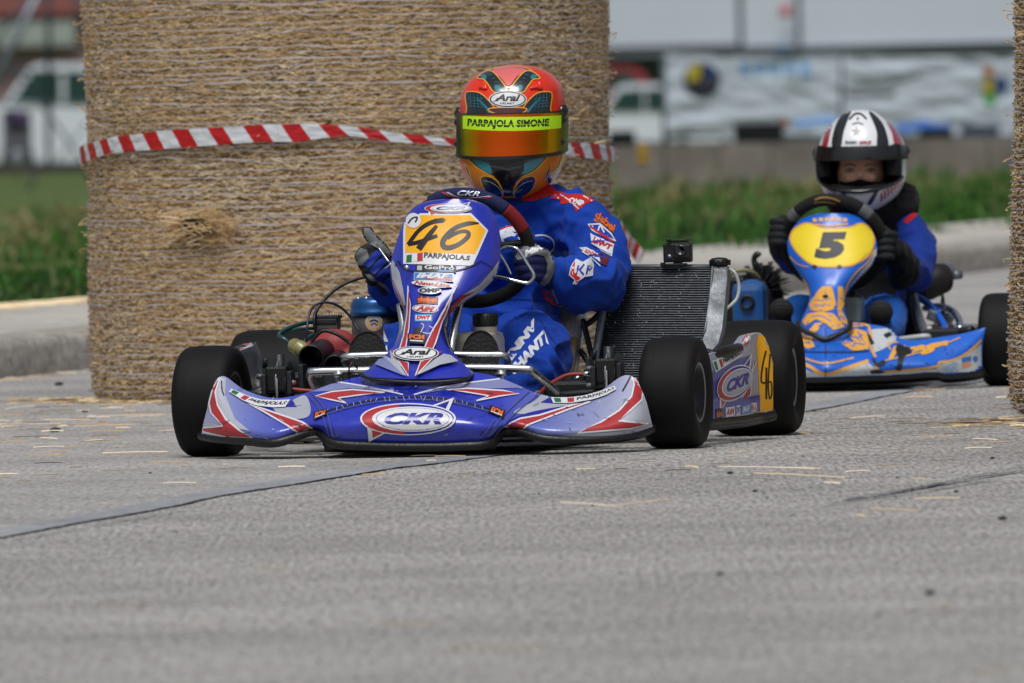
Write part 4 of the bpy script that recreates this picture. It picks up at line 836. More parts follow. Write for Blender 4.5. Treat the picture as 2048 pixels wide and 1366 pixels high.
# ---- pods
SIDEP = paint('pod_wrap_film', [(.4, '8084a6'), (.52, '4a4c9c'), (.6, '8f94ac'), (.70, 'b0b4be')])
b = MB(); rws = []
cols = [(1400, .18), (1423, .24), (1450, .33), (1484, .44), (1500, .50), (1514, .56), (1524, .585), (1534, .60), (1546, .62)]
tops = [(1400, 712), (1423, 705), (1450, 700), (1480, 692), (1492, 676), (1504, 665), (1520, 665), (1532, 680), (1545, 728)]
topf = lambda x: interp(x, [p[0] for p in tops], [p[1] for p in tops]); botf = lambda x: interp(x, [1400, 1430, 1490, 1546], [843, 841, 835, 822])
rws.append([U(x - (22 if x < 1540 else 10), topf(x) + 4, d + .06) for x, d in cols])
for t in (0, .05, .3, .6, .85, 1): rws.append([U(x, topf(x) + (botf(x) - topf(x)) * t, d + (.015 if t in (0,) else 0) - (.02 * math.sin(t * 3.1))) for x, d in cols])
b.grid(surf(rws, 4, 5), SIDEP, .004, BLK); D = Dec(b, K)
D.put(poly([(1517, 664), (1524, 667), (1534, 680), (1545, 728), (1546, 820), (1519, 824), (1516, 740), (1512, 690)]), YEL)
D.put(stroke([(1531, 702), (1524, 735), (1522, 764), (1533, 764)], 3.6, k=3), INK); D.put(stroke([(1532, 735), (1532, 798)], 4), INK); D.put(stroke([(1540, 706), (1537, 740), (1536, 775), (1539, 798), (1543, 786), (1542, 765), (1537, 764)], 3, k=3), INK)
D.put(poly([(1484, 682), (1494, 668), (1506, 664), (1497, 685), (1490, 692)]), RED); D.put(quad(text('AiM', .2, .05), (1488, 676), (1503, 670), (1500, 682), (1486, 687)), WHI)
D.put(poly([(1425, 742), (1470, 722), (1500, 710), (1480, 760), (1450, 800), (1426, 812)]), VIO); D.put(poly([(1425, 765), (1445, 750), (1430, 800), (1424, 800)]), BLU)
out(D, [(1506, 724), (1512, 722), (1503, 745), (1500, 790), (1490, 798), (1478, 802), (1500, 770)], RED, w_=1.8); D.put(poly([(1425, 806), (1519, 790), (1519, 822), (1425, 838)]), BLU)
flagname(D, [(1423, 722), (1482, 699), (1484, 711), (1430, 745)], .0)
ckr(D, [(1432, 742), (1504, 716), (1504, 788), (1432, 818)], light=True)
sticker(D, [(1430, 818), (1443, 816), (1443, 835), (1430, 838)], INK, 'debei', ORA); sticker(D, [(1449, 815), (1468, 812), (1468, 830), (1449, 834)], WHI, 'AiM', RED, .3); sticker(D, [(1471, 811), (1479, 810), (1479, 829), (1471, 831)], WHI, 'DWT', BLU); sticker(D, [(1482, 810), (1499, 807), (1499, 825), (1482, 829)], LBL, 'IMAF', WHI, .3); sticker(D, [(1501, 806), (1512, 805), (1512, 822), (1501, 824)], WHI, 'B-L', RED)
sp_ = b.build('side_pod', KR, label='side pod with a logo, driver name and yellow 46 end panel')
b = MB(); b.tube([U(x, botf(x) + 3, d + .01) for x, d in cols], .010, BLK, 10); b.tube([U(x, botf(x) + 8, d + .05) for x, d in cols], .014, BLK, 10)
P = [U(1420, 712, .26), U(1450, 704, .34), U(1478, 696, .44)]; b.tube(P, (.012, .016, .012), BLK, 10); b.build('pod_edge', sp_)
b = MB()    # left pod, seen from inside
rws = [[U(x, y, d) for x, y, d in r] for r in (
    [(452, 700, .62), (478, 690, .58), (500, 684, .60), (512, 686, .62)], [(462, 706, .50), (486, 695, .48), (508, 692, .50), (520, 700, .52)],
    [(470, 715, .42), (492, 705, .41), (514, 706, .42), (524, 722, .44)], [(474, 735, .36), (495, 728, .36), (514, 732, .36), (526, 748, .38)], [(480, 765, .30), (500, 760, .30), (522, 760, .30), (545, 764, .34)], [(484, 800, .28), (504, 800, .28), (526, 800, .28), (556, 800, .32)])]
b.grid(surf(rws, 5, 6), BLK, .006); D = Dec(b, K); D.put(poly([(456, 698), (478, 689), (512, 686), (505, 693), (470, 706)]), SIL); D.put(poly([(472, 692), (480, 689), (500, 687), (486, 698), (474, 702)]), RED); D.put(poly([(460, 699), (468, 694), (470, 703)]), BLU)
b.build('side_pod', KR, label='side pod behind the front wheel, black with a small printed cap')
b = MB()
for (xa, xb) in ((474, 500), ): b.grid(surf([[U(470, 705, .14), U(480, 712, .13)], [U(486, 730, .12), U(496, 740, .12)], [U(494, 770, .12), U(506, 785, .12)], [U(500, 792, .12), U(512, 800, .12)]], 5, 4), BLK, .008)
b.build('wheel_guard', KR)
# ---- radiator
def PQ(u, v, d=0):      # on the core: u 0..1 left-right, v 0..1 top-bottom
    a = U(1221, 537, .60).lerp(U(1190, 775, .44), v); c_ = U(1425, 537, .56).lerp(U(1392, 775, .40), v); p = a.lerp(c_, u); return p + Vector((0, d, 0))
FIN = mat('radiator_fin', '686d73', .4, .8, var=.3, vscale=80); RBK = mat('radiator_black', '0d0e10', .6, var=.4, vscale=200)
b = MB(); b.add([PQ(0, 0, .008), PQ(1, 0, .008), PQ(1, 1, .008), PQ(0, 1, .008)], [(0, 1, 2, 3)], RBK, False); b.add([PQ(0, 0, .035), PQ(1, 0, .035), PQ(1, 1, .035), PQ(0, 1, .035)], [(3, 2, 1, 0)], RBK, False)
nf = 50
for i in range(nf + 1):
    v = i / nf; hh = .0013; n_ = 24; V = []
    for j in range(n_ + 1):
        u = j / n_; dz = .0005 * noise.noise(Vector((u * 9, i, 0))); a = PQ(u, v); V += [a + Vector((0, 0, hh + dz)), a + Vector((0, -.002, dz)), a + Vector((0, 0, -hh + dz)), a + Vector((0, .02, -hh + dz))]
    b.add(V, [(4 * j + k, 4 * j + 4 + k, 4 * j + 5 + k, 4 * j + 1 + k) for j in range(n_) for k in range(3)], FIN)
rr_ = random.Random(8); V = []; Fc = []      # corrugated fins between the tubes
for i in range(nf):
    for j in range(230):
        u = (j + rr_.random() * .3) / 230; v0, v1 = (i + .15) / nf, (i + .85) / nf; a, c_ = PQ(u, v0, .002), PQ(min(1, u + .0018), v1, .002); i0 = len(V); w_ = Vector((.0003 if rr_.random() > .015 else .0009, 0, 0)); V += [a - w_, a + w_, c_ + w_, c_ - w_]; Fc.append((i0, i0 + 1, i0 + 2, i0 + 3))
b.add(V, Fc, mat('fin_edge', '33373c', .5, .6), False); V = []; Fc = []
for k in range(170):
    a = PQ(rr_.random(), rr_.random(), -.0025); s1, s2 = rr_.uniform(.0005, .0016), rr_.uniform(.0006, .0022); i0 = len(V); V += [a + Vector((-s1, 0, -s2)), a + Vector((s1, 0, -s2)), a + Vector((s1, 0, s2)), a + Vector((-s1, 0, s2))]; Fc.append((i0, i0 + 1, i0 + 2, i0 + 3))
b.add(V, Fc, mat('bent_fin', 'a9adb2', .4, .5), False)
rad = bpy.data.objects.new('radiator', None); COL.objects.link(rad); rad.parent = KR; b.build('core', rad)
RAL = mat('radiator_shell', '6f7479', .45, .55, dirt=.8, bump=.2, bscale=60)
b = MB(); P = [PQ(0, v, .015) + Vector((-.010, 0, 0)) for v in (0, .3, .6, 1)]; b.tube(P, [(.02, .009)] * 4, RAL, 4, smooth=2, up=(0, 1, 0)); P = [U(1212, 590, .50), U(1200, 660, .46), U(1186, 745, .42)]; b.tube(P, .009, RAL, 8); b.build('side_tank', rad)
b = MB(); P = [PQ(u, 0, .02) + Vector((0, 0, .004)) for u in (0, .5, 1)]; b.tube(P, [(.006, .022)] * 3, RAL, 4, smooth=0, up=(0, 0, 1)); b.build('tank_rail', rad); b = MB(); P = [PQ(u, 1, .02) for u in (0, .5, 1)]; b.tube(P, [(.008, .022)] * 3, RAL, 4, smooth=0, up=(0, 0, 1)); b.build('tank_rail', rad)
b = MB()
pf = [(1426, 530), (1454, 534), (1456, 552), (1452, 600), (1445, 662), (1437, 690), (1425, 704), (1412, 700), (1404, 682), (1412, 664), (1416, 620)]
Q = [U(x, y, interp(y, [530, 704], [.545, .43])) for x, y in pf]; n = len(Q); Q2 = [q_ + Vector((0, .045, 0)) for q_ in Q]; tt = [tuple(t) for t in tessellate_polygon([Q])]; cc = sum(Q, Vector()) / n; Qi = [q_.lerp(cc, .06) + Vector((0, -.005, 0)) for q_ in Q]
b.add(Qi, tt, RAL, False); b.add(Qi + Q, [(i, (i + 1) % n, n + (i + 1) % n, n + i) for i in range(n)], RAL); b.add(Q + Q2, [(i, (i + 1) % n, n + (i + 1) % n, n + i) for i in range(n)], RAL); b.add(Q2, [t[::-1] for t in tt], RAL, False); b.tube([U(1425, 533, .53), U(1419, 600, .50), U(1408, 672, .45)], .003, RAL, 6, smooth=3); b.build('side_tank', rad)
b = MB(); c0 = U(1440, 531, .56); ax = Vector((-.10, 0, 1)); b.lathe([(.016, -.02), (.018, 0), (.0235, .001), (.024, .008), (.022, .014), (.017, .018), (0, .020)], BLK, c0, ax, 30)
for k in range(12): a = k * .5236; b.box(c0 + Vector((.0235 * math.cos(a), .0235 * math.sin(a), .007)), (.005, .005, .013), BLK, Matrix.Rotation(a, 3, 'Z'), bev=.001)
b.build('cap', rad)
bar('overflow_hose', [(1455, 536, .56), (1470, 546, .55), (1478, 572, .55), (1474, 596, .54), (1462, 610, .53), (1446, 622, .52)], .0042, rad, mat('clear_hose', 'a3a6a6', .25))
# ---- seat and stay
SEAT = mat('fibreglass_shell', '8d8a80', .12, .4, coat=1, dirt=.8, dcol='4b3a28'); GEL = mat('seat_resin', '7a6c48', .35, coat=.4, dirt=.8, dcol='3f3020')
b = MB(); rws = []
for (y, xl, xr, d) in ((560, 880, 1172, .80), (620, 872, 1168, .72), (680, 868, 1158, .60), (720, 872, 1152, .50), (755, 880, 1146, .42), (790, 900, 1135, .38)):
    row = []
    for t in (0, .04, .12, .3, .5, .7, .88, .96, 1): e = abs(2 * t - 1); row.append(U(xl + (xr - xl) * t, y, d + .14 * (1 - e ** 3)))
    rws.append(row)
b.grid(surf(rws, 4, 4), SEAT, .006)
b.tube([U(x, y, d) for x, y, d in ((1168, 612, .66), (1160, 650, .56), (1153, 690, .48), (1150, 720, .42), (1143, 752, .38))], [(.010, .012)] * 5, SEAT, 10, smooth=5)
b.tube([U(x, y, d) for x, y, d in ((1146, 680, .42), (1143, 715, .38), (1138, 745, .35), (1125, 772, .33))], [(.012, .010)] * 4, GEL, 8, smooth=5); b.build('seat', KR)
for pts in ([(1166, 640, .5), (1178, 690, .46), (1190, 735, .42)], [(1164, 655, .5), (1186, 640, .52), (1205, 620, .54)], [(1160, 700, .44), (1180, 730, .43)]): bar('seat_stay', pts, .007, m=DAL)
# ---- fuel tank, pedals
TNK = mat('tank_plastic', '9a958a', .35, var=.1, vscale=12)
b = MB(); cc = U(958, 720, .10); b.box((cc.x, cc.y, cc.z), (.105, .16, .135), TNK, bev=.022); c1 = U(971, 650, .08); b.lathe([(.028, -.035), (.028, .0)], TNK, c1, (0, 0, 1), 24); b.build('fuel_tank', KR)
b = MB(); b.lathe([(.028, -.004), (.029, 0), (.029, .024), (.026, .028), (0, .028)], BLK, c1, (0, 0, 1), 26)
for k in range(20): a = k * .314; b.box(c1 + Vector((.029 * math.cos(a), .029 * math.sin(a), .012)), (.003, .003, .022), BLK, Matrix.Rotation(a, 3, 'Z'))
b.build('tank_cap', KR)
for x in (735, 961): bar('pedal', [(x + 4, 770, .05), (x, 740, .03), (x, 722, .03)], .008, m=ALU); bar('pedal', [(x - 30, 738, -.01), (x + 30, 738, -.01)], .006, m=ALU)
# ---- engine side (viewer's left)
EB = mat('anodised_blue', '14508c', .32, .55, coat=.3, dirt=.25); EG = mat('cast_grey', '5b5856', .5, .5, dirt=.5); REDP = mat('airbox_red', '8a2f30', .5, dirt=.6, bump=.4, bscale=25); TEAL = mat('fuel_hose_teal', '12403f', .3, coat=.3); CLF = mat('filter_amber', '8d8a55', .25, coat=.5, dirt=.4)
eng = bpy.data.objects.new('engine', None); COL.objects.link(eng); eng.parent = KR
c = U(752, 648, .50); rE = .058
b = MB(); b.lathe([(.0, -.12), (rE * 1.05, -.12), (rE * 1.05, -.04), (rE * .98, -.04), (rE, -.02), (rE, .028), (0, .028)], EG, c, (0, 0, 1), 48); b.box(c + Vector((.03, .04, -.12)), (.20, .18, .12), EG, bev=.02)
D = Dec(b, K); D.put(ell(748, 645, 17, 17), WHI); D.put(ell(748, 645, 15.5, 15.5), SIL); D.put(stroke([(738, 637), (736, 648), (742, 657), (754, 657), (760, 648), (758, 637)], 3), YEL); D.put(stroke([(740, 643), (748, 640), (756, 643)], 2.5), INK); D.put(stroke([(742, 650), (748, 646), (754, 650)], 2.5), RED); b.build('cylinder', eng)
b = MB(); b.lathe([(rE + .001, .020), (rE + .004, .020), (rE + .004, .031), (rE + .002, .033), (rE + .002, .042), (rE, .052), (rE * .93, .060), (rE * .55, .066), (rE * .52, .062), (rE * .4, .062)], EB, c, (0, 0, 1), 48)
for k in range(9): a = k * .698 + .2; b.lathe([(.0055, 0), (.0055, .005), (.003, .007), (0, .007)], CHR, c + Vector((rE * .76 * math.cos(a), rE * .76 * math.sin(a), .060)), (0, 0, 1), 10)
b.lathe([(rE * .5, .058), (rE * .5, .066), (rE * .42, .068), (rE * .36, .060), (0, .058)], DAL, c, (0, 0, 1), 26); b.build('cylinder_head', eng)
b = MB(); b.lathe([(.006, .06), (.012, .07), (.010, .085), (.014, .09), (.015, .12), (.012, .128), (0, .13)], EB, c, (0, 0, 1), 18); b.tube([c + Vector((.003, 0, .112)), c + Vector((.045, -.01, .105)), c + Vector((.07, -.02, .07))], .007, EB, 8); b.build('spark_plug_cap', eng)
b = MB(); cb = U(654, 668, .42); b.box(cb, (.052, .05, .05), EG, bev=.004); b.box(cb + Vector((0, 0, .03)), (.058, .055, .014), DAL, bev=.003)
for dx in (-.021, 0, .021): b.lathe([(.004, 0), (.004, .005), (0, .006)], ALU, cb + Vector((dx, -.02, .037)), (0, 0, 1), 8)
b.lathe([(.02, 0), (.02, .03), (.017, .034)], DAL, cb + Vector((0, -.025, -.005)), (0, -1, 0), 20); b.build('carburettor', eng)
# carburettor stands up to y=632 : upper block
b = MB(); cu_ = U(655, 645, .42); b.box(cu_, (.056, .05, .034), EG, bev=.003); b.box(U(655, 634, .42), (.062, .055, .008), DAL, bev=.002)
for dx in (-.024, -.008, .008, .024): b.lathe([(.0035, 0), (.0035, .004), (0, .005)], ALU, U(655, 631, .40) + Vector((dx, 0, 0)), (0, 0, 1), 8)
b.build('carburettor_top', eng)
b = MB()
for (x, y, r_, d) in ((640, 707, .050, .27), (668, 690, .055, .31), (690, 722, .050, .3), (660, 725, .050, .3), (685, 700, .045, .33)): ico(b, U(x, y, d), (r_ * 1.05, r_ * .8, r_ * .72), REDP, 3)
V, N_, Fc = fuse(b, .006, 6); ab = MB(); ab.add(V.tolist(), Fc, REDP); D = Dec(ab, K); airb = ab.build('airbox', KR)
b = MB()
for (xa, ya, da, xb, yb, db, r_) in ((622, 716, .12, 645, 703, .25, .031), (669, 733, .12, 678, 722, .25, .027)):
    a, e = U(xa, ya, da), U(xb, yb, db); ax = (e - a).normalized(); l_ = (e - a).length; b.lathe([(r_ * .86, .004), (r_ * .9, -.001), (r_, 0), (r_ * 1.02, .008), (r_ * .97, .012), (r_ * .97, l_)], BLK, a, ax, 36); b.lathe([(r_ * .86, .004), (r_ * .85, l_ * .8), (0, l_ * .8)], INK, a, ax, 30)
b.build('intake_trumpet', airb)
b = MB(); P = [U(x, y, d) for x, y, d in ((560, 672, .3), (575, 681, .29), (582, 687, .28))]; a, e = U(583, 688, .28), U(612, 703, .24); ax = (e - a).normalized(); l_ = (e - a).length
b.lathe([(.0, 0), (.010, 0), (.014, .004), (.0175, .010), (.0175, l_ * .55), (.0195, l_ * .56), (.0195, l_ * .66), (.0175, l_ * .67), (.0175, l_ * .85), (.008, l_), (0, l_)], CLF, a, ax, 24); b.build('fuel_filter', KR)
def hose(name, pts, r_, m): return bar(name, pts, r_, KR, m)
hose('fuel_hose', [(584, 690, .28), (568, 678, .28), (559, 672, .29), (562, 664, .30), (580, 655, .32), (605, 647, .36), (632, 643, .41)], .0052, TEAL)
hose('fuel_hose', [(605, 700, .3), (608, 688, .32), (618, 675, .36), (634, 668, .41)], .005, TEAL); hose('fuel_hose', [(560, 670, .30), (590, 660, .33), (615, 657, .36), (632, 657, .4)], .004, TEAL)
hose('throttle_cable', [(613, 690, .28), (614, 660, .28), (618, 630, .30), (628, 612, .32), (645, 605, .33), (668, 608, .34), (690, 622, .35), (708, 645, .35), (722, 668, .33), (735, 690, .28)], .0030, mat('cable_navy', '10162e', .35))
hose('spark_lead', [(632, 665, .38), (628, 640, .38), (634, 620, .40), (650, 598, .42), (672, 578, .44), (700, 563, .45), (735, 553, .46), (760, 556, .48)], .0042, BLK)
hose('cable', [(622, 700, .22), (625, 682, .22), (640, 665, .22), (655, 662, .22), (680, 672, .22), (705, 690, .22), (722, 700, .2)], .0042, BLK); hose('cable', [(700, 770, -.02), (697, 750, -.18), (699, 735, -.185), (706, 726, -.18), (714, 735, -.17)], .0026, BLK)
b = MB(); b.box(U(640, 770, .2), (.16, .2, .06), BLK, bev=.01); b.tube([U(640, 780, .1), U(885, 790, .1), U(1150, 785, .1)], .01, DAL, 8); b.box(U(690, 760, .1), (.10, .08, .05), DAL, bev=.01); b.tube([U(540, 790, 0), U(600, 795, .0), U(700, 790, .02)], .008, DAL, 10); b.tube([U(1110, 790, .02), U(1180, 785, .0), U(1230, 778, 0)], .008, DAL, 10); b.box(U(1150, 780, .15), (.12, .2, .05), BLK, bev=.01); b.tube([U(1160, 765, .1), U(1175, 745, .1), U(1200, 742, .1)], .01, DAL, 8); b.build('steering_linkage', KR)
bar('exhaust', [(700, 745, .6), (640, 735, .75), (600, 740, .9)], .03, m=DAL)
bar('rear_bumper', [(480, 800, 1.2), (600, 790, 1.25), (1000, 790, 1.28), (1400, 790, 1.2)], .014, m=BLK)
# ---- action camera standing on the radiator
cam_r = Frame(K.M @ U(1354, 532, .57), R(9.7)); f = cam_r.root('action_camera', label='small black action camera clipped on top of the radiator', cat='camera'); U2 = cam_r.U
b = MB(); a = U2(1356, 505, 0); b.box(a, (.068, .032, .047), BLK, bev=.005); b.box(U2(1364, 503, -.019), (.040, .008, .036), INK, bev=.004); b.box(U2(1357, 481, 0), (.052, .030, .008), BLK, bev=.003); b.box(U2(1338, 480, -.01), (.012, .03, .006), BLK, bev=.002); b.build('housing', f)
b = MB(); b.lathe([(.0125, 0), (.0135, -.0), (.0135, -.003), (.011, -.0035), (.008, -.001), (0, .001)], mat('lens_glass', '050507', .05, coat=1), U2(1361, 501, -.024), (0, 1, 0), 28); b.build('lens', f)
b = MB(); b.lathe([(0, -.003), (.0045, -.003), (.0052, -.001), (.0052, .001)], ALU, U2(1339, 513, -.017), (0, 1, 0), 18); b.build('button', f)
b = MB(); b.box(U2(1352, 529, 0), (.050, .035, .006), BLK, bev=.002); b.box(U2(1356, 524, 0), (.02, .02, .014), BLK, bev=.002); b.box(U2(1326, 529, 0), (.010, .022, .010), BLK, bev=.002); b.build('mount', f)
# ---------------------------------------------------------------- the driver
def cloth(name, col, sheen=.05, **k):
    m = mat(name, col, .82, bump=.25, bscale=500, spec=.25, **k); m.node_tree.nodes['Principled BSDF'].inputs['Sheen Weight'].default_value = sheen; return m
SUIT = cloth('suit_blue', '053aa0', var=.14, vscale=7); SRED = cloth('suit_red', 'b81c1a'); SNAV = cloth('suit_navy', '0c1446'); SWHT = cloth('suit_white', 'c9cdd6'); SORG = cloth('suit_orange', 'd86420')
GREY = cloth('glove_grey', '4f5052', bump=None) if False else mat('glove_grey', '77797b', .8, bump=.3, bscale=300, spec=.3); GNAV = mat('glove_navy', '121a4a', .75, bump=.3, bscale=300, spec=.3); GBLK = mat('glove_black', '24262a', .8, bump=.3, bscale=300, spec=.3)
def limb(b, fr, pts, m=None, seg=18, k=5):
    """pts: (px,py,Y,radius) or (px,py,Y,(ra,rb)); one tapered tube"""
    b.tube([fr.U(*p[:3]) for p in pts], [p[3] if hasattr(p[3], '__len__') else (p[3], p[3]) for p in pts], m, seg, smooth=k); 
    for p in (pts[0], pts[-1]): r_ = p[3] if not hasattr(p[3], '__len__') else min(p[3]); ico(b, fr.U(*p[:3]), r_ * .98, m, 3)
def wrinkle(V, N, folds, amp=.004, f=9, fr=None):
    out = V.copy(); rdg = lambda p: max(0, 1 - abs(noise.noise(p)) * 3.4) ** 1.5
    for i in range(len(V)):
        p = Vector(V[i]); w0 = Vector((noise.noise(p * 5), noise.noise(p * 5 + Vector((9, 0, 0))), noise.noise(p * 5 + Vector((0, 9, 0))))) * .05
        q0 = (p + w0); q0 = Vector((q0.x * .75, q0.y, q0.z * 1.25)); d = amp * (rdg(q0 * f) * .9 - .25) + amp * .5 * noise.noise(p * f * .6) + amp * .3 * rdg(q0 * f * 1.9)
        for (c, ax, rad_, A, wl) in folds:      # folds gather round a joint
            q = p - c; l_ = q.length
            if l_ < rad_:
                w_ = (1 - (l_ / rad_) ** 2); t = q.dot(ax) / (wl * 2.2) + 1.1 * noise.noise(p * 6); d += A * .8 * w_ * (max(0, 1 - abs(math.sin(t * 3.1416)) * 1.3) ** 1.5 - .25)
        out[i] = V[i] + N[i] * d
    return out
def helmet_surface(fr, rows, Y0, squash=.0):
    cs = []
    for y, hw, cx, fb, bb in rows:
        c = fr.U(cx, y, Y0); e = fr.U(cx + hw, y, Y0); cs.append((c, (e - c).length, fb, bb))
    ys = [r[0] for r in rows]
    def f(th, y, off=0):       # th 0 = front
        w_ = np.interp(y, ys, [c[1] for c in cs]); fb = np.interp(y, ys, [c[2] for c in cs]); bb = np.interp(y, ys, [c[3] for c in cs]); cx = np.interp(y, ys, [r[2] for r in rows])
        c = fr.U(cx, y, Y0); s_, q = math.sin(th), math.cos(th); pw = .92
        return c + Vector(((w_ + off) * math.copysign(abs(s_) ** pw, s_), -((fb if q > 0 else bb) + off) * math.copysign(abs(q) ** pw, q), 0))
    return f
def hgrid(f, y0, y1, ny, t0, t1, nt_, off=0, closed=False):
    return np.array([[list(f(t0 + (t1 - t0) * i / nt_, (y0 if not callable(y0) else y0(t0 + (t1 - t0) * i / nt_)) + ((y1 if not callable(y1) else y1(t0 + (t1 - t0) * i / nt_)) - (y0 if not callable(y0) else y0(t0 + (t1 - t0) * i / nt_))) * j / ny, off)) for i in range(nt_ + 1)] for j in range(ny + 1)])
def densify(rows, k=4):
    A = np.array(rows, float); return [tuple(r) for r in resample(A, k)]
# torso, arms and legs as one body in its overall
b = MB()
limb(b, K, [(1000, 725, .66, (.165, .12)), (1005, 660, .70, (.180, .125)), (1015, 590, .72, (.170, .12)), (1025, 520, .72, (.185, .125)), (1030, 455, .68, (.19, .10)), (1040, 420, .67, (.12, .08))], SUIT, 24)
limb(b, K, [(1040, 440, .67, .075), (1040, 398, .69, .062), (1034, 370, .68, .056)], SUIT)
limb(b, K, [(940, 450, .68, .07), (1040, 432, .68, .078), (1120, 436, .66, .070), (1168, 444, .62, .062)], SUIT)
limb(b, K, [(1160, 445, .62, .064), (1186, 480, .60, .064), (1200, 525, .55, .062), (1197, 572, .47, .066)], SUIT)
limb(b, K, [(1198, 570, .46, .066), (1172, 566, .40, .064), (1142, 556, .35, .056), (1112, 548, .31, .044), (1096, 545, .29, .036)], SUIT)
limb(b, K, [(940, 450, .66, .066), (880, 500, .62, .062), (838, 580, .52, .060)], SUIT); limb(b, K, [(838, 592, .50, .055), (805, 588, .42, .046), (784, 575, .36, .036), (770, 566, .33, .030)], SUIT)
limb(b, K, [(1030, 710, .60, .09), (1058, 700, .42, .085), (1070, 702, .26, .077)], SUIT); limb(b, K, [(1070, 705, .26, .075), (1055, 745, .17, .064), (1010, 780, .06, .048), (985, 778, .02, .04)], SUIT)
limb(b, K, [(930, 710, .60, .09), (860, 700, .42, .085), (818, 705, .26, .073)], SUIT); limb(b, K, [(818, 708, .26, .072), (790, 745, .17, .060), (760, 775, .06, .045), (748, 775, .02, .04)], SUIT)
V, N, Fc = fuse(b, .0072, 4)
el = K.U(1195, 575, .46); kn = K.U(1070, 705, .26)
V = wrinkle(V, N, [(el, Vector((.3, .8, .5)).normalized(), .17, .011, .040), (K.U(1120, 548, .32), Vector((1, .4, .1)).normalized(), .10, .006, .026), (K.U(1130, 480, .6), Vector((.8, 0, -.6)).normalized(), .15, .009, .045), (K.U(1050, 600, .66), Vector((.15, 0, 1)).normalized(), .17, .010, .050), (kn, Vector((.5, .2, -.8)).normalized(), .14, .006, .045), (K.U(1110, 750, .2), Vector((.6, 0, .8)).normalized(), .10, .010, .030), (K.U(1060, 430, .58), Vector((1, 0, .25)).normalized(), .12, .007, .035)], .018, 8.5)
b = MB(); b.add(V.tolist(), Fc, SUIT); D = Dec(b, K, base=.0012, d=.00022)
P2 = lambda pts, m, st=6: D.put(poly(pts), m, st)
P2([(1040, 402), (1046, 396), (1060, 385), (1085, 370), (1100, 366), (1114, 384), (1094, 394), (1066, 402)], SRED); P2([(1102, 384), (1119, 383), (1134, 388), (1165, 389), (1203, 393), (1209, 401), (1197, 399), (1172, 408), (1153, 424), (1143, 405), (1123, 409), (1119, 399), (1102, 397)], SRED)
for q in ([(1106, 388), (1118, 397)], [(1120, 388), (1140, 402), (1158, 418)], [(1166, 392), (1184, 402)]): D.put(stroke(q, 2.4, k=0), SWHT)
D.put(quad(text('OMP', 0, .06), (1141, 395), (1169, 402), (1166, 414), (1136, 405)), SWHT)
D.put(quad(text('debei', 0, .07), (1193, 420), (1231, 450), (1226, 472), (1189, 438)), INK); D.put(quad(text('debei', 0, .04), (1194, 421), (1231, 450), (1227, 466), (1190, 434)), SORG); D.put(quad(text('MOTORSPORT', 0, .02), (1189, 436), (1225, 468), (1223, 473), (1187, 442)), SORG)
P2([(1175, 448), (1200, 447), (1222, 466), (1232, 484), (1206, 474), (1184, 462)], SWHT); P2([(1178, 450), (1199, 450), (1220, 468), (1228, 480), (1206, 471), (1186, 460)], SUIT); D.put(stroke([(1180, 453), (1200, 468), (1226, 484)], 4), SRED); D.put(stroke([(1196, 462), (1200, 452), (1208, 466)], 3), SWHT)
P2([(1181, 467), (1187, 471), (1228, 489), (1223, 514), (1203, 503), (1183, 487)], SWHT); D.put(quad(text('DWT', .1, .06), (1188, 473), (1226, 491), (1221, 503), (1184, 485)), SRED); D.put(stroke([(1186, 490), (1205, 502), (1221, 510)], 1.5), SUIT)
P2([(1158, 496), (1172, 494), (1196, 508), (1200, 525), (1185, 515)], SWHT); D.put(quad(text('LEW-', .1, .05), (1164, 496), (1197, 508), (1197, 517), (1164, 503)), SRED); P2([(1199, 505), (1218, 515), (1212, 533), (1200, 528)], cloth('suit_dark_red', '5c1224')); D.put(stroke([(1160, 500), (1180, 516), (1200, 533)], 2), SWHT)
P2([(1136, 550), (1139, 538), (1152, 519), (1165, 525), (1180, 517), (1186, 531), (1185, 552), (1168, 554), (1157, 562), (1152, 569), (1145, 567), (1149, 560)], SWHT); P2([(1138, 549), (1141, 539), (1150, 524), (1147, 545), (1160, 556), (1152, 566), (1149, 558)], SRED); D.put(stroke([(1152, 549), (1157, 532)], 4, k=0), BLU); D.put(stroke([(1168, 530), (1158, 541), (1166, 550)], 4, k=0), BLU); D.put(stroke([(1172, 549), (1176, 532), (1183, 535), (1176, 541)], 3, k=0), BLU)
P2([(999, 462), (1012, 452), (1040, 449), (1046, 458), (1050, 489), (1038, 500), (1005, 496)], SWHT); P2([(1006, 478), (1035, 468), (1043, 476), (1015, 492)], SUIT); D.put(stroke([(1000, 460), (1020, 452), (1040, 455)], 3), SRED)
D.put(stroke([(1070, 472), (1090, 471), (1106, 480), (1108, 496), (1096, 506)], 3.4), SWHT)
P2([(1081, 580), (1100, 575), (1108, 592), (1115, 612), (1104, 610), (1092, 602)], SRED); D.put(stroke([(1104, 578), (1112, 596), (1120, 614)], 1.2), SWHT)
for q in ([(1048, 520), (1046, 470), (1044, 430)], [(960, 590), (1000, 598), (1060, 600), (1100, 604)], [(1080, 640), (1105, 680), (1128, 700)]): D.put(stroke(q, 1.3), SNAV)
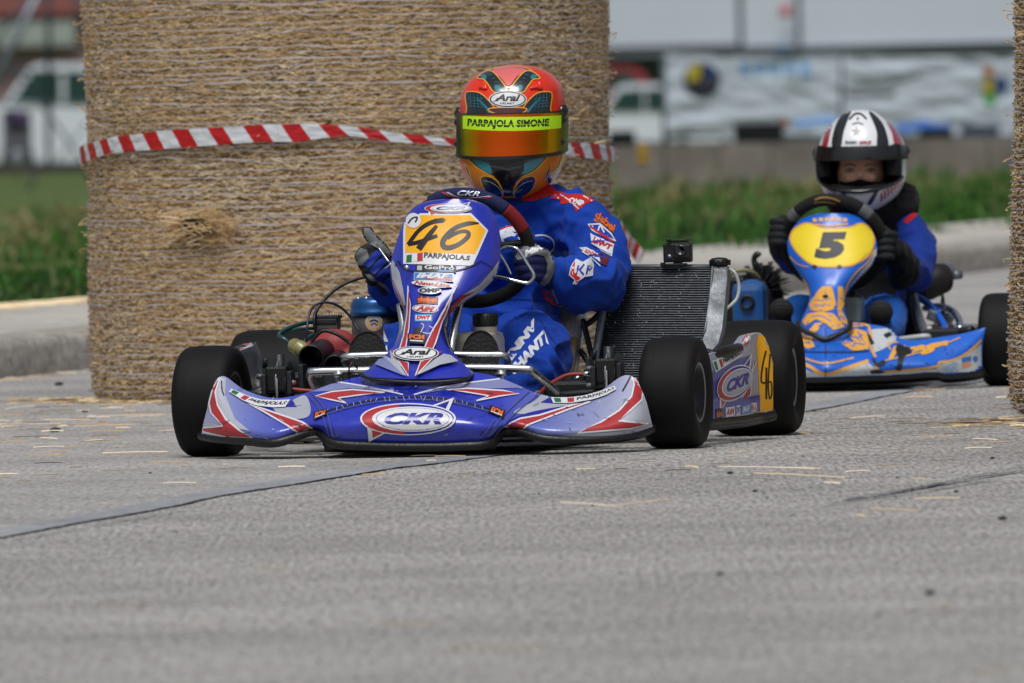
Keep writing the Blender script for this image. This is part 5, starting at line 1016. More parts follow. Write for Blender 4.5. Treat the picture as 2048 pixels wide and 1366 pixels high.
# lettering on the knee, running up the thigh
for tx, q in (('INNV', [(1010, 712), (1068, 636), (1077, 650), (1024, 722)]), ('SHANT', [(1014, 742), (1086, 660), (1092, 684), (1030, 750)])): D.put(quad(text(tx, .1, .075), *q), SWHT)
for pts in ([(1088, 661), (1098, 690), (1092, 686)], [(1046, 742), (1056, 735), (1052, 748)]): P2(pts, SWHT)
P2([(762, 662), (768, 660), (777, 684), (770, 684)], SWHT); P2([(798, 640), (806, 638), (806, 662), (800, 655)], SRED); P2([(768, 698), (774, 690), (776, 702)], SWHT)
body = b.build('person', frame=K, label='driver in blue overall and orange helmet steering the number 46 kart', cat='person', group='kart drivers')
# seat belt of the collar: neck brace hint
# ---- helmet
HR = [(129, 3, 1027, .01, .01), (131, 22, 1027, .03, .03), (135, 42, 1027, .055, .06), (143, 63, 1027, .080, .085), (155, 80, 1026, .105, .11), (172, 94, 1026, .125, .13), (192, 100, 1025, .140, .145), (218, 103, 1025, .150, .152), (250, 104, 1025, .157, .154), (290, 104, 1025, .161, .148), (318, 103, 1025, .164, .138), (340, 96, 1024, .164, .12), (358, 87, 1023, .160, .10), (375, 73, 1022, .152, .08), (387, 56, 1021, .138, .06), (394, 42, 1021, .115, .05)]
HR = densify(HR, 3); hf = helmet_surface(K, HR, .66)
HB = mat('helmet_orange_red', 'e02c08', .3, coat=.35, var=.12, vscale=9); HO = mat('helmet_gold', 'd87c06', .4, coat=.15, spec=.3, var=.12, vscale=12); HD = mat('helmet_dark', '10191f', .2, coat=1, var=.4, vscale=60); HT = mat('helmet_teal', '1d7380', .2, coat=1); HY = mat('helmet_piping', 'e9a018', .25, coat=1); HP = mat('helmet_pink', 'dd6a68', .18, coat=1); HK = mat('helmet_black', '0a0b0d', .25, coat=.6); HM = mat('helmet_maroon', '4a0f12', .25, coat=1)
b = MB(); G = np.array([[list(hf(2 * math.pi * i / 96, r[0])) for i in range(97)] for r in HR]); b.grid(G, HB)
b.add([hf(2 * math.pi * i / 48, 393) for i in range(48)] + [hf(0, 393, -.03) + Vector((0, .09, -.01))], [(i, (i + 1) % 48, 48) for i in range(48)], HK)
D = Dec(b, K, base=.0010, d=.00022); q4 = lambda x, y: (880 + x * .2196, 110 + y * .2196); C4 = lambda pts: [q4(*p) for p in pts]
def pan(pts, m, rim=HY, w_=2.2): sh = smoothpoly(C4(pts), 4); D.put(sh, m, 5); (rim and D.put(stroke(sh[0], w_, k=0, closed=True), rim, 6))
D.put(poly(C4([(165, 560), (180, 760), (200, 900), (240, 1010), (290, 1130), (340, 1230), (480, 1300), (620, 1310), (800, 1290), (960, 1190), (1060, 1060), (1110, 920), (1145, 800), (1150, 560), (900, 900), (300, 900)])), HO, 6)
pan([(430, 150), (520, 120), (640, 105), (760, 115), (840, 150), (760, 190), (680, 260), (625, 300), (570, 260), (500, 190)], HM, HY); pan([(480, 140), (640, 112), (790, 140), (700, 200), (625, 282), (555, 210)], HP, None)  # pink on the crown is sky gloss painted into the colour
for s_ in (1, -1):
    mx = (lambda pts: [(1250 - x, y) for x, y in pts]) if s_ < 0 else (lambda pts: pts)
    pan(mx([(340, 215), (400, 160), (470, 150), (545, 220), (612, 320), (560, 340), (490, 338), (445, 278), (400, 225)]), HD)
    pan(mx([(365, 200), (400, 180), (425, 195), (420, 225)]), HT, None); pan(mx([(500, 280), (540, 280), (560, 325), (510, 330)]), HT, None)
    for k in range(4): D.put(stroke(C4(mx([(440 + 30 * k, 190 + 30 * k), (475 + 28 * k, 180 + 33 * k)])), 1, k=0), HT)
    pan(mx([(236, 352), (300, 335), (375, 352), (450, 420), (500, 490), (530, 556), (262, 572), (248, 480)]), HD); pan(mx([(330, 390), (400, 440), (470, 520), (500, 556), (455, 556), (420, 490)]), HT, None)
    for k in range(4): D.put(stroke(C4(mx([(268, 385 + 26 * k), (400, 400 + 26 * k)])), .8, k=0), HT); D.put(stroke(C4(mx([(285 + 30 * k, 355), (290 + 34 * k, 480)])), .8, k=0), HT)
pan([(440, 500), (520, 480), (730, 480), (790, 500), (700, 545), (530, 540)], HM, HY)
# chin
pan([(258, 905), (600, 930), (960, 905), (930, 985), (850, 1060), (740, 1108), (625, 1118), (500, 1108), (400, 1065), (300, 990)], HD); pan([(300, 950), (440, 985), (470, 1080), (380, 1040)], HT, None); pan([(940, 940), (770, 985), (740, 1090), (860, 1035)], HT, None)
P4 = lambda pts, m: D.put(poly(C4(pts)), m, 6)
P4([(255, 890), (960, 880), (950, 930), (265, 935)], HK); P4([(445, 940), (770, 940), (760, 1060), (700, 1100), (520, 1100), (480, 1050)], HK); P4([(470, 1080), (770, 1080), (690, 1150), (665, 1220), (670, 1300), (550, 1300), (565, 1220), (540, 1150)], HK); P4([(460, 1000), (620, 1030), (760, 1000), (750, 1020), (620, 1052), (465, 1020)], mat('vent_grey', '34383c', .4))
for s_ in (1, -1):
    mx = (lambda pts: [(1240 - x, y) for x, y in pts]) if s_ < 0 else (lambda pts: pts)
    pan(mx([(375, 1120), (420, 1100), (510, 1135), (570, 1230), (560, 1285), (500, 1290), (430, 1250), (385, 1180)]), mat('helmet_navy', '0a1522', .25, coat=1), HY); D.put(stroke(C4(mx([(400, 1140), (470, 1160), (540, 1210), (565, 1260)])), 1.2), SIL)
    pan(mx([(235, 985), (262, 1040), (300, 1150), (270, 1110), (240, 1040)]), HD, HY, 1.4)
arai(D, [q4(447, 330), q4(788, 330), q4(788, 482), q4(447, 482)])
pan([(1090, 980), (1060, 1030), (990, 1080), (970, 1110), (980, 1170), (1040, 1120), (1085, 1050)], HD, HY, 1.4)
P4([(1112, 890), (1125, 880), (1085, 1010), (1070, 1035)], mat('acid_green', 'a6e00a', .4))
hel = b.build('helmet', body)
for x, y in ((385, 290), (880, 290)):      # horn shaped vents on the crown
    b = MB(); a0 = [K.U(*q4(*p), 0) for p in ((x - 30, y + 60), (x - 8, y + 5), (x + 5, y - 35))]
    pts = []
    for p in ((x - 25 if x < 600 else x - 62, y + 20), (x, y + 5), (x + 36, y + 22), (x + 22, y - 20), (x, y - 50)): 
        h, n, i, dd = D.t.ray_cast(K.c, K.I3 @ ray(*q4(*p))); pts.append(h + n * .002 * (1 if n.y < 0 else -1))
    b.tube(pts, (.003, .006, .004, .006, .002), HB, 8); b.build('vent', hel)
# visor
vt = lambda th: 226 + 6 * math.cos(th) * .4; vb = lambda th: 298 + 14.5 * max(0, math.cos(th)) ** .8
VIS = bpy.data.materials.new('visor_mirror'); VIS.use_nodes = True; nb_ = VIS.node_tree.nodes; vb_ = nb_['Principled BSDF']; vb_.inputs['Metallic'].default_value = 1; vb_.inputs['Roughness'].default_value = .13
lw = nb_.new('ShaderNodeLayerWeight'); lw.inputs[0].default_value = .42; crp = nb_.new('ShaderNodeValToRGB'); e = crp.color_ramp.elements; e[0].position = .0; e[0].color = lin('f0601c'); e[1].position = 1; e[1].color = lin('2a3514'); q_ = e.new(.24); q_.color = lin('f6a81c'); q_ = e.new(.40); q_.color = lin('e6d81c'); q_ = e.new(.13); q_.color = lin('f07018'); q_ = e.new(.62); q_.color = lin('8a8a1c')
VIS.node_tree.links.new(lw.outputs['Facing'], crp.inputs[0]); VIS.node_tree.links.new(crp.outputs[0], vb_.inputs['Base Color'])
tc = nb_.new('ShaderNodeTexCoord'); tn = nb_.new('ShaderNodeTexNoise'); tn.inputs['Scale'].default_value = 30; tn.inputs['Detail'].default_value = 6; VIS.node_tree.links.new(tc.outputs['Object'], tn.inputs[0]); rg = nb_.new('ShaderNodeMapRange'); rg.inputs['To Min'].default_value = .06; rg.inputs['To Max'].default_value = .28; VIS.node_tree.links.new(tn.outputs[0], rg.inputs[0]); VIS.node_tree.links.new(rg.outputs[0], vb_.inputs['Roughness'])
b = MB(); b.grid(hgrid(hf, vt, vb, 14, -1.62, 1.62, 90, .0045), VIS, -.0025); D = Dec(b, K, base=.0006, d=.0003)
AG = mat('visor_strip_green', 'b8ea0c', .4); xs_ = [930, 950, 980, 1016, 1050, 1080, 1105, 1118]
D.put((lambda A, B_: ([p for p in A + B_], [(i, i + 1, len(A) + i + 1, len(A) + i) for i in range(len(A) - 1)]))([(x, 231.5 + 2.5 * (1 - ((x - 1018) / 90) ** 2)) for x in (926, 945, 970, 1000, 1030, 1060, 1085, 1110, 1122)], [(x, 257.5 + 4.5 * (1 - ((x - 1018) / 90) ** 2)) for x in (926, 945, 970, 1000, 1030, 1060, 1085, 1110, 1122)]), AG, 5)
tx = text('PARPAJOLA SIMONE', .08, .045, 1.04); sh = ([(935 + u * 163, 237 + 2.6 * (1 - (2 * u - 1) ** 2) + v * 19) for u, v in tx[0]], tx[1]); D.put(sh, INK, 5)
D.put(stroke([(938, 245), (975, 248), (1018, 249.5), (1060, 248.5), (1095, 246)], .9), AG)
b.build('visor', hel, label='orange mirrored visor with an acid green name strip')
b = MB(); b.grid(hgrid(hf, lambda t: vb(t) - 1, lambda t: vb(t) + 6, 4, -1.6, 1.6, 60, .0045), HK, -.004); b.grid(hgrid(hf, lambda t: vt(t) - 3, lambda t: vt(t) + 1, 3, -1.6, 1.6, 60, .004), HK, -.003); b.build('visor_seal', hel)
for sx in (-1, 1):
    b = MB()
    for th, y, r_ in ((1.45, 225, .016), (1.40, 243, .011), (1.34, 286, .009)): p = hf(sx * th, y, .004); b.lathe([(0, .008), (r_ * .5, .008), (r_ * .7, .005), (r_, .004), (r_, -.006)], HK, p, (sx, -.35, 0), 22)
    b.grid(hgrid(hf, 222, 292, 6, sx * 1.25, sx * 1.75, 8, .007), HK, .004); b.build('visor_pivot', hel)
# ---- gloves
def skin(b, vox, sm=3): V, N_, Fc = fuse(b, vox, sm); o = MB(); return V, N_, Fc, o
b = MB(); fr = K
limb(b, fr, [(1102, 548, .30, (.036, .034)), (1090, 540, .285, (.036, .030)), (1078, 528, .275, (.036, .026))], GNAV, 16)
ico(b, fr.U(1084, 528, .262), (.030, .024, .040), GNAV, 3)
for i, y in enumerate((506, 522, 538, 553)):
    r_ = (.0120, .0125, .0120, .0105)[i]; e = (0, -3, -1, 4)[i]
    b.tube([fr.U(*p) for p in ((1088 + e * .3, y + 2, .265), (1082 + e * .2, y, .232), (1066, y - 1, .212), (1048 + e, y, .215), (1038 + e, y + 2, .238), (1043 + e, y + 4, .258))], [r_ * 1.05, r_ * 1.1, r_, r_ * 1.02, r_ * .95, r_ * .75], GNAV, 12, smooth=4)
b.tube([fr.U(*p) for p in ((1080, 512, .270), (1068, 499, .255), (1052, 496, .245), (1038, 504, .240), (1030, 513, .242))], [.017, .015, .013, .012, .009], GNAV, 12, smooth=4)
V, N_, Fc = fuse(b, .0030, 3); b = MB(); b.add(V.tolist(), Fc, GNAV); D = Dec(b, K, base=.0008)
D.put(poly([(1040, 500), (1052, 488), (1070, 483), (1092, 486), (1104, 500), (1110, 520), (1108, 545), (1098, 565), (1086, 574), (1080, 566), (1092, 548), (1094, 528), (1088, 512), (1072, 508), (1052, 516), (1036, 520), (1030, 512)]), GREY, 4)
D.put(quad(text('MIR', .3, .06), (1046, 503), (1083, 488), (1086, 498), (1050, 514)), mat('glove_print', 'e2e4e6', .6), 4)
b.build('glove', body)
b = MB(); limb(b, K, [(1116, 549, .315, (.040, .038)), (1104, 549, .302, (.040, .037)), (1098, 547, .295, (.036, .034))], GNAV, 18); V, N_, Fc = fuse(b, .004, 2); b = MB(); b.add(V.tolist(), Fc, GNAV); b.build('glove_cuff', body)
b = MB(); limb(b, fr, [(782, 578, .345, (.034, .030)), (772, 562, .325, (.036, .026)), (760, 540, .30, (.038, .024)), (752, 524, .285, (.034, .022))], GREY, 16)
for i in range(4):
    r_ = (.0128, .0130, .0122, .0108)[i]; ox, oy = 7 * i, 15 * i
    b.tube([fr.U(*p) for p in ((760 + ox * .7, 503 + oy, .27), (742 + ox, 497 + oy * 1.05, .238), (726 + ox, 504 + oy * 1.05, .228), (719 + ox, 514 + oy * 1.05, .245), (727 + ox, 522 + oy, .262))], [r_ * 1.1, r_ * 1.15, r_ * 1.1, r_, r_ * .8], GNAV, 12, smooth=4)
b.tube([fr.U(*p) for p in ((778, 530, .30), (768, 505, .285), (754, 487, .275), (741, 474, .27), (735, 462, .268), (734, 453, .268))], [.018, .0165, .0145, .0145, .0140, .0095], GNAV, 12, smooth=4)
V, N_, Fc = fuse(b, .0030, 3); b = MB(); b.add(V.tolist(), Fc, GBLK); D = Dec(b, K, base=.0008)
D.put(poly([(718, 446), (748, 446), (752, 470), (776, 480), (792, 500), (790, 516), (762, 500), (735, 486), (724, 484)]), GREY, 4); D.put(poly([(706, 500), (714, 494), (734, 500), (738, 515), (728, 530), (716, 530), (706, 515)]), GREY, 4)
for i in range(3): D.put(poly([(726 + 12 * i, 528 + 13 * i), (752 + 13 * i, 500 + 12 * i), (764 + 13 * i, 507 + 12 * i), (738 + 12 * i, 536 + 13 * i)]), mat('glove_royal', '12309a', .75), 4)
D.put(poly([(728, 545), (738, 548), (775, 572), (782, 585), (760, 570), (740, 558)]), GREY, 4); D.put(poly([(732, 445), (738, 444), (737, 449), (732, 449)]), mat('glove_royal', '12309a', .75), 4); D.put(stroke([(742, 488), (760, 500), (778, 513)], 1.2), SIL)
b.build('glove', body)
# ---- shoes: soles face the camera
SOLE = mat('shoe_sole', '161616', .8, bump=.3, bscale=150)
for cx, cy, hw, hh in ((735, 708, 38, 46), (961, 714, 38, 54)):
    b = MB(); G0 = []
    for (dy_, sc) in ((-.012, .93), (-.016, .97), (-.008, 1.0), (.006, 1.0), (.012, .94), (.05, .86), (.085, .6)):
        row = []
        for k in range(37):
            a = 2 * math.pi * k / 36; x, y = math.cos(a), math.sin(a); wd = hw * (1 - .12 * y * (1 if y > 0 else 0)); px, py = cx + wd * sc * x, cy + hh * sc * y
            row.append(list(K.U(px, py, -.02 + dy_ + .035 * (-(py - cy) / hh) * -1 * -.4)))
        G0.append(row)
    G0 = np.array(G0); b.grid(G0, SOLE); n = 36; b.add([G0[0][k] for k in range(n)] + [G0[0][:n].mean(axis=0)], [(k, (k + 1) % n, n) for k in range(n)], SOLE); D = Dec(b, K, base=.0005, d=.0003)
    GRV = mat('sole_groove', '070707', .9); RDG = mat('sole_ridge', '2c2c2c', .7)
    for s_ in (-1, 1):
        for k in range(9): yy = cy - hh * .82 + k * hh * .2; D.put(stroke([(cx + s_ * 3, yy + 5), (cx + s_ * 14, yy - 1), (cx + s_ * 24, yy + 3), (cx + s_ * 32, yy + 9)], 1.6, k=2), GRV); D.put(stroke([(cx + s_ * 3, yy + 8), (cx + s_ * 14, yy + 2), (cx + s_ * 24, yy + 6)], .8, k=2), RDG)
    D.put(stroke([(cx, cy - hh * .85), (cx, cy + hh * .8)], 1.5, k=0), GRV); b.tube([K.U(cx, cy + 6, .03), K.U(cx + 10, cy + 30, .06), K.U(cx + 22, cy + 45, .07)], .035, SOLE, 12)
    b.build('shoe', body)
# ---------------------------------------------------------------- the child's kart behind
K2 = Frame((W(1676, 683, 39.5).x, 39.5, 0), R(8)); U = K2.U
B2 = mat('kart_blue', '1460c8', .3, coat=.4, dirt=.3); O2 = mat('kart_orange', 'd9a03e', .4, dirt=.2); W2 = mat('kart_white', 'b9c0c4', .35, coat=.3, dirt=.35); Y2 = mat('plate_lemon', 'e8cf2c', .4, dirt=.08); TP = mat('black_tape', '0d0e10', .5)
R2 = K2.root('go_kart', label='light blue and orange kart with yellow number 5 plate following behind', cat='go-kart', group='racing karts')
C6 = lambda x, y: (1430 + x * .4392, 200 + y * .4392); C5 = lambda x, y: (1440 + x * .2969, 480 + y * .2969)
m5 = lambda L: [C5(*p) for p in L]; m6 = lambda L: [C6(*p) for p in L]
right = dict(T=[(1651, 650), (1700, 646), (1734, 648), (1776, 656), (1800, 676), (1825, 680), (1858, 677), (1915, 669), (1950, 661), (1971, 655)],
             M=[(1651, 704), (1695, 704), (1737, 702), (1770, 705), (1798, 707), (1825, 706), (1858, 704), (1912, 698), (1945, 688), (1967, 675)],
             L=[(1651, 735), (1695, 734), (1737, 731), (1770, 730), (1798, 729), (1825, 729), (1862, 727), (1900, 728), (1942, 722), (1964, 708)],
             B=[(1651, 755), (1700, 753), (1740, 752), (1770, 751), (1800, 749), (1828, 747), (1870, 744), (1890, 749), (1945, 743), (1965, 736)])
ys = dict(T=[-.14, -.16, -.18, -.2, -.2, -.2, -.19, -.17, -.15, -.14], M=[-.36, -.33, -.31, -.29, -.28, -.27, -.25, -.22, -.19, -.15], L=[-.41, -.385, -.36, -.34, -.32, -.31, -.29, -.25, -.2, -.155], B=[-.40, -.375, -.35, -.33, -.31, -.30, -.28, -.25, -.2, -.155])
rows = []
for k in 'TMLB':
    Rr_ = [U(x, y, d) for (x, y), d in zip(right[k], ys[k])]; c = Rr_[0]
    Ll = [Vector((2 * c.x - p.x, p.y, p.z)) for p in Rr_[1:]]; rows.append(Ll[::-1] + Rr_)
b = MB(); b.grid(surf(rows, 8, 6), B2, .004, W2); D = Dec(b, K2, base=.001, d=.00022)
P = lambda pts, m: D.put(poly(pts), m, 6)
P(m5([(560, 860), (590, 880), (710, 912), (1000, 830), (1040, 860), (1120, 895), (1450, 868), (1500, 830), (1650, 785), (1770, 690), (1775, 880), (1510, 915), (1450, 895), (710, 935), (560, 925)]), W2)
P(m5([(1000, 610), (1050, 600), (1150, 595), (1190, 640), (1180, 690), (1090, 740), (1040, 760), (1020, 700)]), W2)
for ln, w_ in ((m5([(540, 830), (600, 850), (710, 905), (850, 865), (1000, 815)]), 7), (m5([(560, 795), (710, 832), (900, 795)]), 3.5), (m5([(1040, 830), (1060, 868), (1120, 888), (1440, 855), (1480, 825), (1560, 812), (1660, 765), (1770, 660), (1790, 600)]), 4.5), (m5([(1000, 600), (1020, 640), (1010, 700), (1030, 760), (1050, 790)]), 5), (m5([(870, 565), (990, 575), (1010, 610)]), 4), (m5([(1150, 740), (1130, 700), (1200, 690)]), 3)): D.put(stroke(ln, w_), O2)
rd = random.Random(12)
def lion(pts, holes):      # irregular heraldic patch: orange with blue cuts
    P(pts, O2); xs = [p[0] for p in pts]; ys_ = [p[1] for p in pts]
    for k in range(9): x, y = rd.uniform(min(xs), max(xs)), rd.uniform(min(ys_), max(ys_)); D.put(stroke([(x, y), (x + rd.uniform(-6, 6), y + rd.uniform(-4, 4)), (x + rd.uniform(-12, 12), y + rd.uniform(-6, 6))], rd.uniform(.8, 1.8)), B2)
    for h in holes: D.put(stroke(h, 2.2), B2)
lion(m5([(820, 700), (850, 680), (900, 690), (870, 640), (860, 610), (920, 600), (985, 620), (1000, 660), (1000, 740), (940, 745), (900, 750), (860, 730)]), [m5([(880, 650), (930, 660), (960, 640)]), m5([(890, 720), (920, 700), (970, 710)]), m5([(930, 620), (960, 680)])])
lion(m5([(540, 610), (600, 590), (640, 620), (620, 680), (640, 720), (590, 735), (545, 700)]), [m5([(560, 640), (600, 650)]), m5([(570, 690), (610, 700)])]); lion(m5([(870, 560), (920, 555), (985, 575), (960, 585), (900, 590), (860, 585)]), [m5([(890, 572), (950, 575)])])
D.put(stroke([(1605, 704), (1651, 705), (1700, 705), (1737, 703)], 1.6), INK); D.put(stroke([(1651, 680), (1651, 754)], 1.3, k=0), INK)
D.put(quad(text('Praga', .5, .05), (1766, 697), (1896, 677), (1900, 697), (1778, 728)), O2, 5); D.put(stroke([(1770, 722), (1830, 708), (1880, 692), (1920, 676)], 2.2), O2)
D.put(quad(text('CSI', .4, .04), C5(1520, 835), C5(1605, 820), C5(1600, 870), C5(1515, 888)), mat('print_pale_blue', '8fb4da', .4)); P(m5([(1625, 795), (1690, 780), (1690, 815), (1628, 828)]), mat('print_mid_blue', '3a6fb4', .4)); P(m5([(1628, 834), (1690, 820), (1690, 850), (1630, 862)]), mat('print_salmon', 'd88a5a', .4)); D.put(ell(1950, 718, 5, 6), mat('print_mid_blue', '3a6fb4', .4))
for pts in ([(1195, 700), (1280, 730), (1290, 760), (1240, 790), (1220, 880), (1190, 870), (1200, 790), (1180, 740)], [(1020, 790), (1060, 830), (1100, 810), (1120, 830), (1090, 850), (1040, 850)], [(990, 640), (1010, 640), (1040, 700), (1015, 710)], [(1010, 880), (1060, 870), (1120, 890), (1080, 900), (1015, 900)], [(1100, 640), (1140, 620), (1160, 640), (1120, 665)], [(1170, 850), (1215, 860), (1200, 885)]): P(m5(pts), TP)
for k in range(40): x = rd.uniform(1610, 1960); y = rd.uniform(690, 748); D.put(stroke([(x, y), (x + rd.uniform(-8, 8), y + rd.uniform(-3, 3))], rd.uniform(.6, 1.4), k=0), TP)
n2 = b.build('nose_cone', R2)
b = MB(); b.tube([Vector(p) + Vector((0, .01, -.006)) for p in rows[3]], .009, BLK, 8, smooth=4); b.tube([Vector(p) + Vector((0, .08, -.012)) for p in rows[3]], .014, BLK, 8, smooth=4); b.build('skid_lip', n2)
# fairing
FR = [(427, 1636, 1696), (434, 1612, 1718), (446, 1594, 1732), (463, 1582, 1745), (485, 1575, 1753), (507, 1577, 1753), (525, 1584, 1746), (542, 1595, 1733), (560, 1606, 1715), (578, 1614, 1700), (595, 1619, 1690), (617, 1614, 1689), (639, 1603, 1695), (655, 1601, 1697)]
rws = []
for y, xl, xr in FR:
    Yc = interp(y, [427, 507, 580, 655], [.08, .0, -.08, -.24]); de = interp(y, [427, 460, 560, 655], [.03, .07, .06, .06]); row = []
    for t in (0, .035, .10, .22, .36, .5, .64, .78, .90, .965, 1): e = abs(2 * t - 1); row.append(U(xl + (xr - xl) * t, y + ((1 - e) * 19 if y > 650 else (1 - e) * 8 if y > 630 else 0), Yc + de * e ** 3))
    rws.append(row)
b = MB(); b.grid(surf(rws, 3, 3), B2, .004, BLK); D = Dec(b, K2, base=.001, d=.00022)
pl = smoothpoly(m6([(385, 572), (430, 562), (500, 585), (610, 580), (665, 562), (710, 592), (725, 640), (705, 700), (650, 742), (560, 760), (450, 752), (385, 705), (345, 645), (352, 600)]), 4); D.put(pl, Y2); D.put(stroke(pl[0], 3, k=0, closed=True), O2)
D.put(quad(text('5', .12, .075), (1631, 465), (1693, 464), (1691, 517), (1628, 519)), mat('number_ink', '1c1e26', .5), 5)
for i in range(6): D.put(rect(SQ, 1626 + 12 * i, 437 - 2 * math.sin(i * .6), 1634 + 12 * i, 444 - 2 * math.sin(i * .6)), O2)
D.put(stroke([(1630, 449), (1662, 452), (1696, 448)], 2.6), O2)
for s_ in (-1, 1):
    mx = (lambda L: [(1654 * 2 - x + (0), y) for x, y in L]) if s_ < 0 else (lambda L: L)
    D.put(stroke(mx([(1748, 500), (1735, 524), (1712, 545), (1695, 568), (1688, 590)]), 3), O2); D.put(stroke(mx([(1736, 505), (1712, 528), (1690, 534)]), 2), O2); D.put(ell(1654 + s_ * 25, 534, 5, 4), INK)
D.put(poly([(1751, 495), (1753, 510), (1744, 530), (1722, 555), (1704, 575), (1700, 570), (1720, 545), (1742, 520)]), W2)
def lion2(p, cuts):
    D.put(poly(p), O2); xs = [q[0] for q in p]; ys_ = [q[1] for q in p]
    for k in range(8): x, y = rd.uniform(min(xs), max(xs)), rd.uniform(min(ys_), max(ys_)); D.put(stroke([(x, y), (x + rd.uniform(-5, 5), y + rd.uniform(-4, 4)), (x + rd.uniform(-9, 9), y + rd.uniform(-6, 6))], rd.uniform(.7, 1.5)), B2)
    for c_ in cuts: D.put(stroke(c_, 1.6), B2)
lion2(m6([(470, 870), (490, 850), (530, 848), (540, 880), (550, 930), (540, 955), (500, 965), (440, 960), (430, 930), (450, 900)]), [m6([(455, 910), (490, 915), (530, 905)]), m6([(450, 935), (500, 940)]), m6([(500, 870), (510, 900)])]); lion2(m6([(560, 850), (580, 850), (590, 920), (575, 960), (598, 1000), (600, 1025), (570, 1010), (555, 960)]), []); lion2(m6([(425, 975), (480, 965), (540, 975), (570, 1010), (590, 1035), (540, 1050), (505, 1020), (460, 1000), (415, 1030), (400, 1010)]), [m6([(440, 990), (480, 985), (530, 1010)])]); lion2(m6([(430, 1050), (455, 1020), (490, 1015), (470, 1050), (450, 1065)]), [])
D.put(ell(1651, 594, 6, 4), INK); D.put(stroke([(1651, 655), (1651, 672)], 1.4, k=0), INK)
f2 = b.build('front_fairing', R2)
b = MB(); b.tube([U(1598, 645, -.2), U(1600, 657, -.245), U(1625, 669, -.27), U(1650, 679, -.285), U(1675, 670, -.27), U(1698, 657, -.245), U(1700, 645, -.2)], .0075, BLK, 8, smooth=5); b.build('rubber_trim', f2)
wheel(K2, R2, .458, 0, .127, .118, R(-2)); wheel(K2, R2, -.458, 0, .127, .118, R(-2)); wheel(K2, R2, .475, .90, .139, .15); wheel(K2, R2, -.475, .90, .139, .15)
def bar2(name, pts, r_, m=CHR, par=R2, seg=12):
    b = MB(); b.tube([U(*p) for p in pts], r_, m, seg, smooth=4); return b.build(name, par)
b = MB(); b.tube([(-.42, .9, .139), (.42, .9, .139)], .015, CHR, 12, smooth=0); b.build('rear_axle', R2)
b = MB()
for s_ in (-1, 1): b.tube([(s_ * .36, 0, .09), (s_ * .25, -.02, .06), (s_ * .2, .3, .05), (s_ * .28, 1.0, .06)], .014, B2, 10)
b.tube([(-.3, 0, .055), (.3, 0, .055)], .014, B2, 10, smooth=0); b.box((0, .1, .03), (.42, .6, .006), DAL); b.build('frame', R2)
bar2('bumper_bar', [(1786, 680, .0), (1800, 679, -.1), (1850, 673, -.14), (1858, 676, -.1)], .008, mat('bar_white', 'b8bcbe', .4)); bar2('seat_stay', [(1826, 585, .5), (1838, 630, .3), (1852, 672, .1)], .011, ALU); bar2('side_bar', [(1850, 617, .5), (1880, 613, .42), (1905, 622, .35), (1918, 640, .3), (1920, 660, .25)], .010, CHR)
bar2('side_bar', [(1826, 590, .5), (1862, 612, .45), (1890, 655, .3), (1880, 668, .2)], .010, B2)
# seat
b = MB(); rws = []
for (y, xl, xr, d) in ((520, 1640, 1822, .72), (580, 1640, 1826, .62), (630, 1644, 1828, .50), (672, 1650, 1830, .42)):
    rws.append([U(xl + (xr - xl) * t, y, d + .12 * (1 - abs(2 * t - 1) ** 3)) for t in (0, .04, .12, .3, .5, .7, .88, .96, 1)])
b.grid(surf(rws, 4, 4), BLK, .006); b.tube([U(1822, 560, .5), U(1826, 610, .45), U(1834, 672, .4)], .016, BLK, 10); b.build('seat', R2)
# fuel tank, engine and exhaust
b = MB(); b.box(U(1706, 622, .12), (.055, .12, .075), mat('tank_white', '8f9a98', .4), bev=.012); b.build('fuel_tank', R2); b = MB(); b.lathe([(.022, 0), (.022, .020), (.018, .024), (0, .024)], BLK, U(1708, 598, .12), (0, 0, 1), 20); b.build('tank_cap', R2)
b = MB(); q = [(1834, 585, .62), (1850, 572, .64), (1872, 560, .66), (1890, 556, .68)]; b.tube([U(*p) for p in q], (.030, .044, .046, .040), mat('silencer_dark', '2a2626', .5, .5, dirt=.5), 24, smooth=3); b.build('exhaust_silencer', R2)
b = MB(); b.tube([U(1882, 552, .68), U(1892, 546, .69), U(1902, 545, .70)], (.030, .031, .022), ALU, 20, smooth=2); b.tube([U(1902, 551, .70), U(1921, 549, .72)], .013, ALU, 16, smooth=0); b.build('exhaust_tip', R2)
bb = MB()
for (x, y, d, s_) in ((1868, 632, .4, .03), (1880, 645, .38, .025), (1895, 640, .4, .028), (1900, 655, .36, .022), (1872, 655, .35, .02)): bb.box(U(x, y, d), (s_, s_, s_ * 1.2), ALU if s_ > .025 else mat('caliper_brown', '5a4640', .5, .4), Matrix.Rotation(x, 3, 'Y'), bev=.004)
bb.lathe([(.02, 0), (.07, 0), (.07, .004), (.02, .004)], DAL, U(1885, 640, .43), (1, .2, 0), 30); bb.build('brake_assembly', R2)
bb = MB(); bb.box(U(1890, 668, .1), (.10, .2, .03), DAL, bev=.005); bb.tube([U(1860, 668, .05), U(1905, 664, .03), U(1945, 660, 0)], .012, DAL, 10); bb.build('steering_linkage', R2)
A2 = mat('airbox_blue', '12508f', .4, coat=.3, dirt=.3)
b = MB(); b.box(U(1501, 610, .35), (.092, .11, .125), A2, bev=.022); ico(b, U(1504, 580, .36), (.042, .05, .03), A2, 3); b.build('airbox', R2); b = MB(); c = U(1494, 604, .285); b.lathe([(.013, .02), (.013, 0), (.017, -.004), (.021, 0), (.021, .02)], BLK, c, (0, 1, -.15), 26, sx=1, sy=1); b.lathe([(0, .012), (.014, .012)], INK, c, (0, 1, -.15), 20); b.build('intake', R2)
eng2 = bpy.data.objects.new('engine', None); COL.objects.link(eng2); eng2.parent = R2
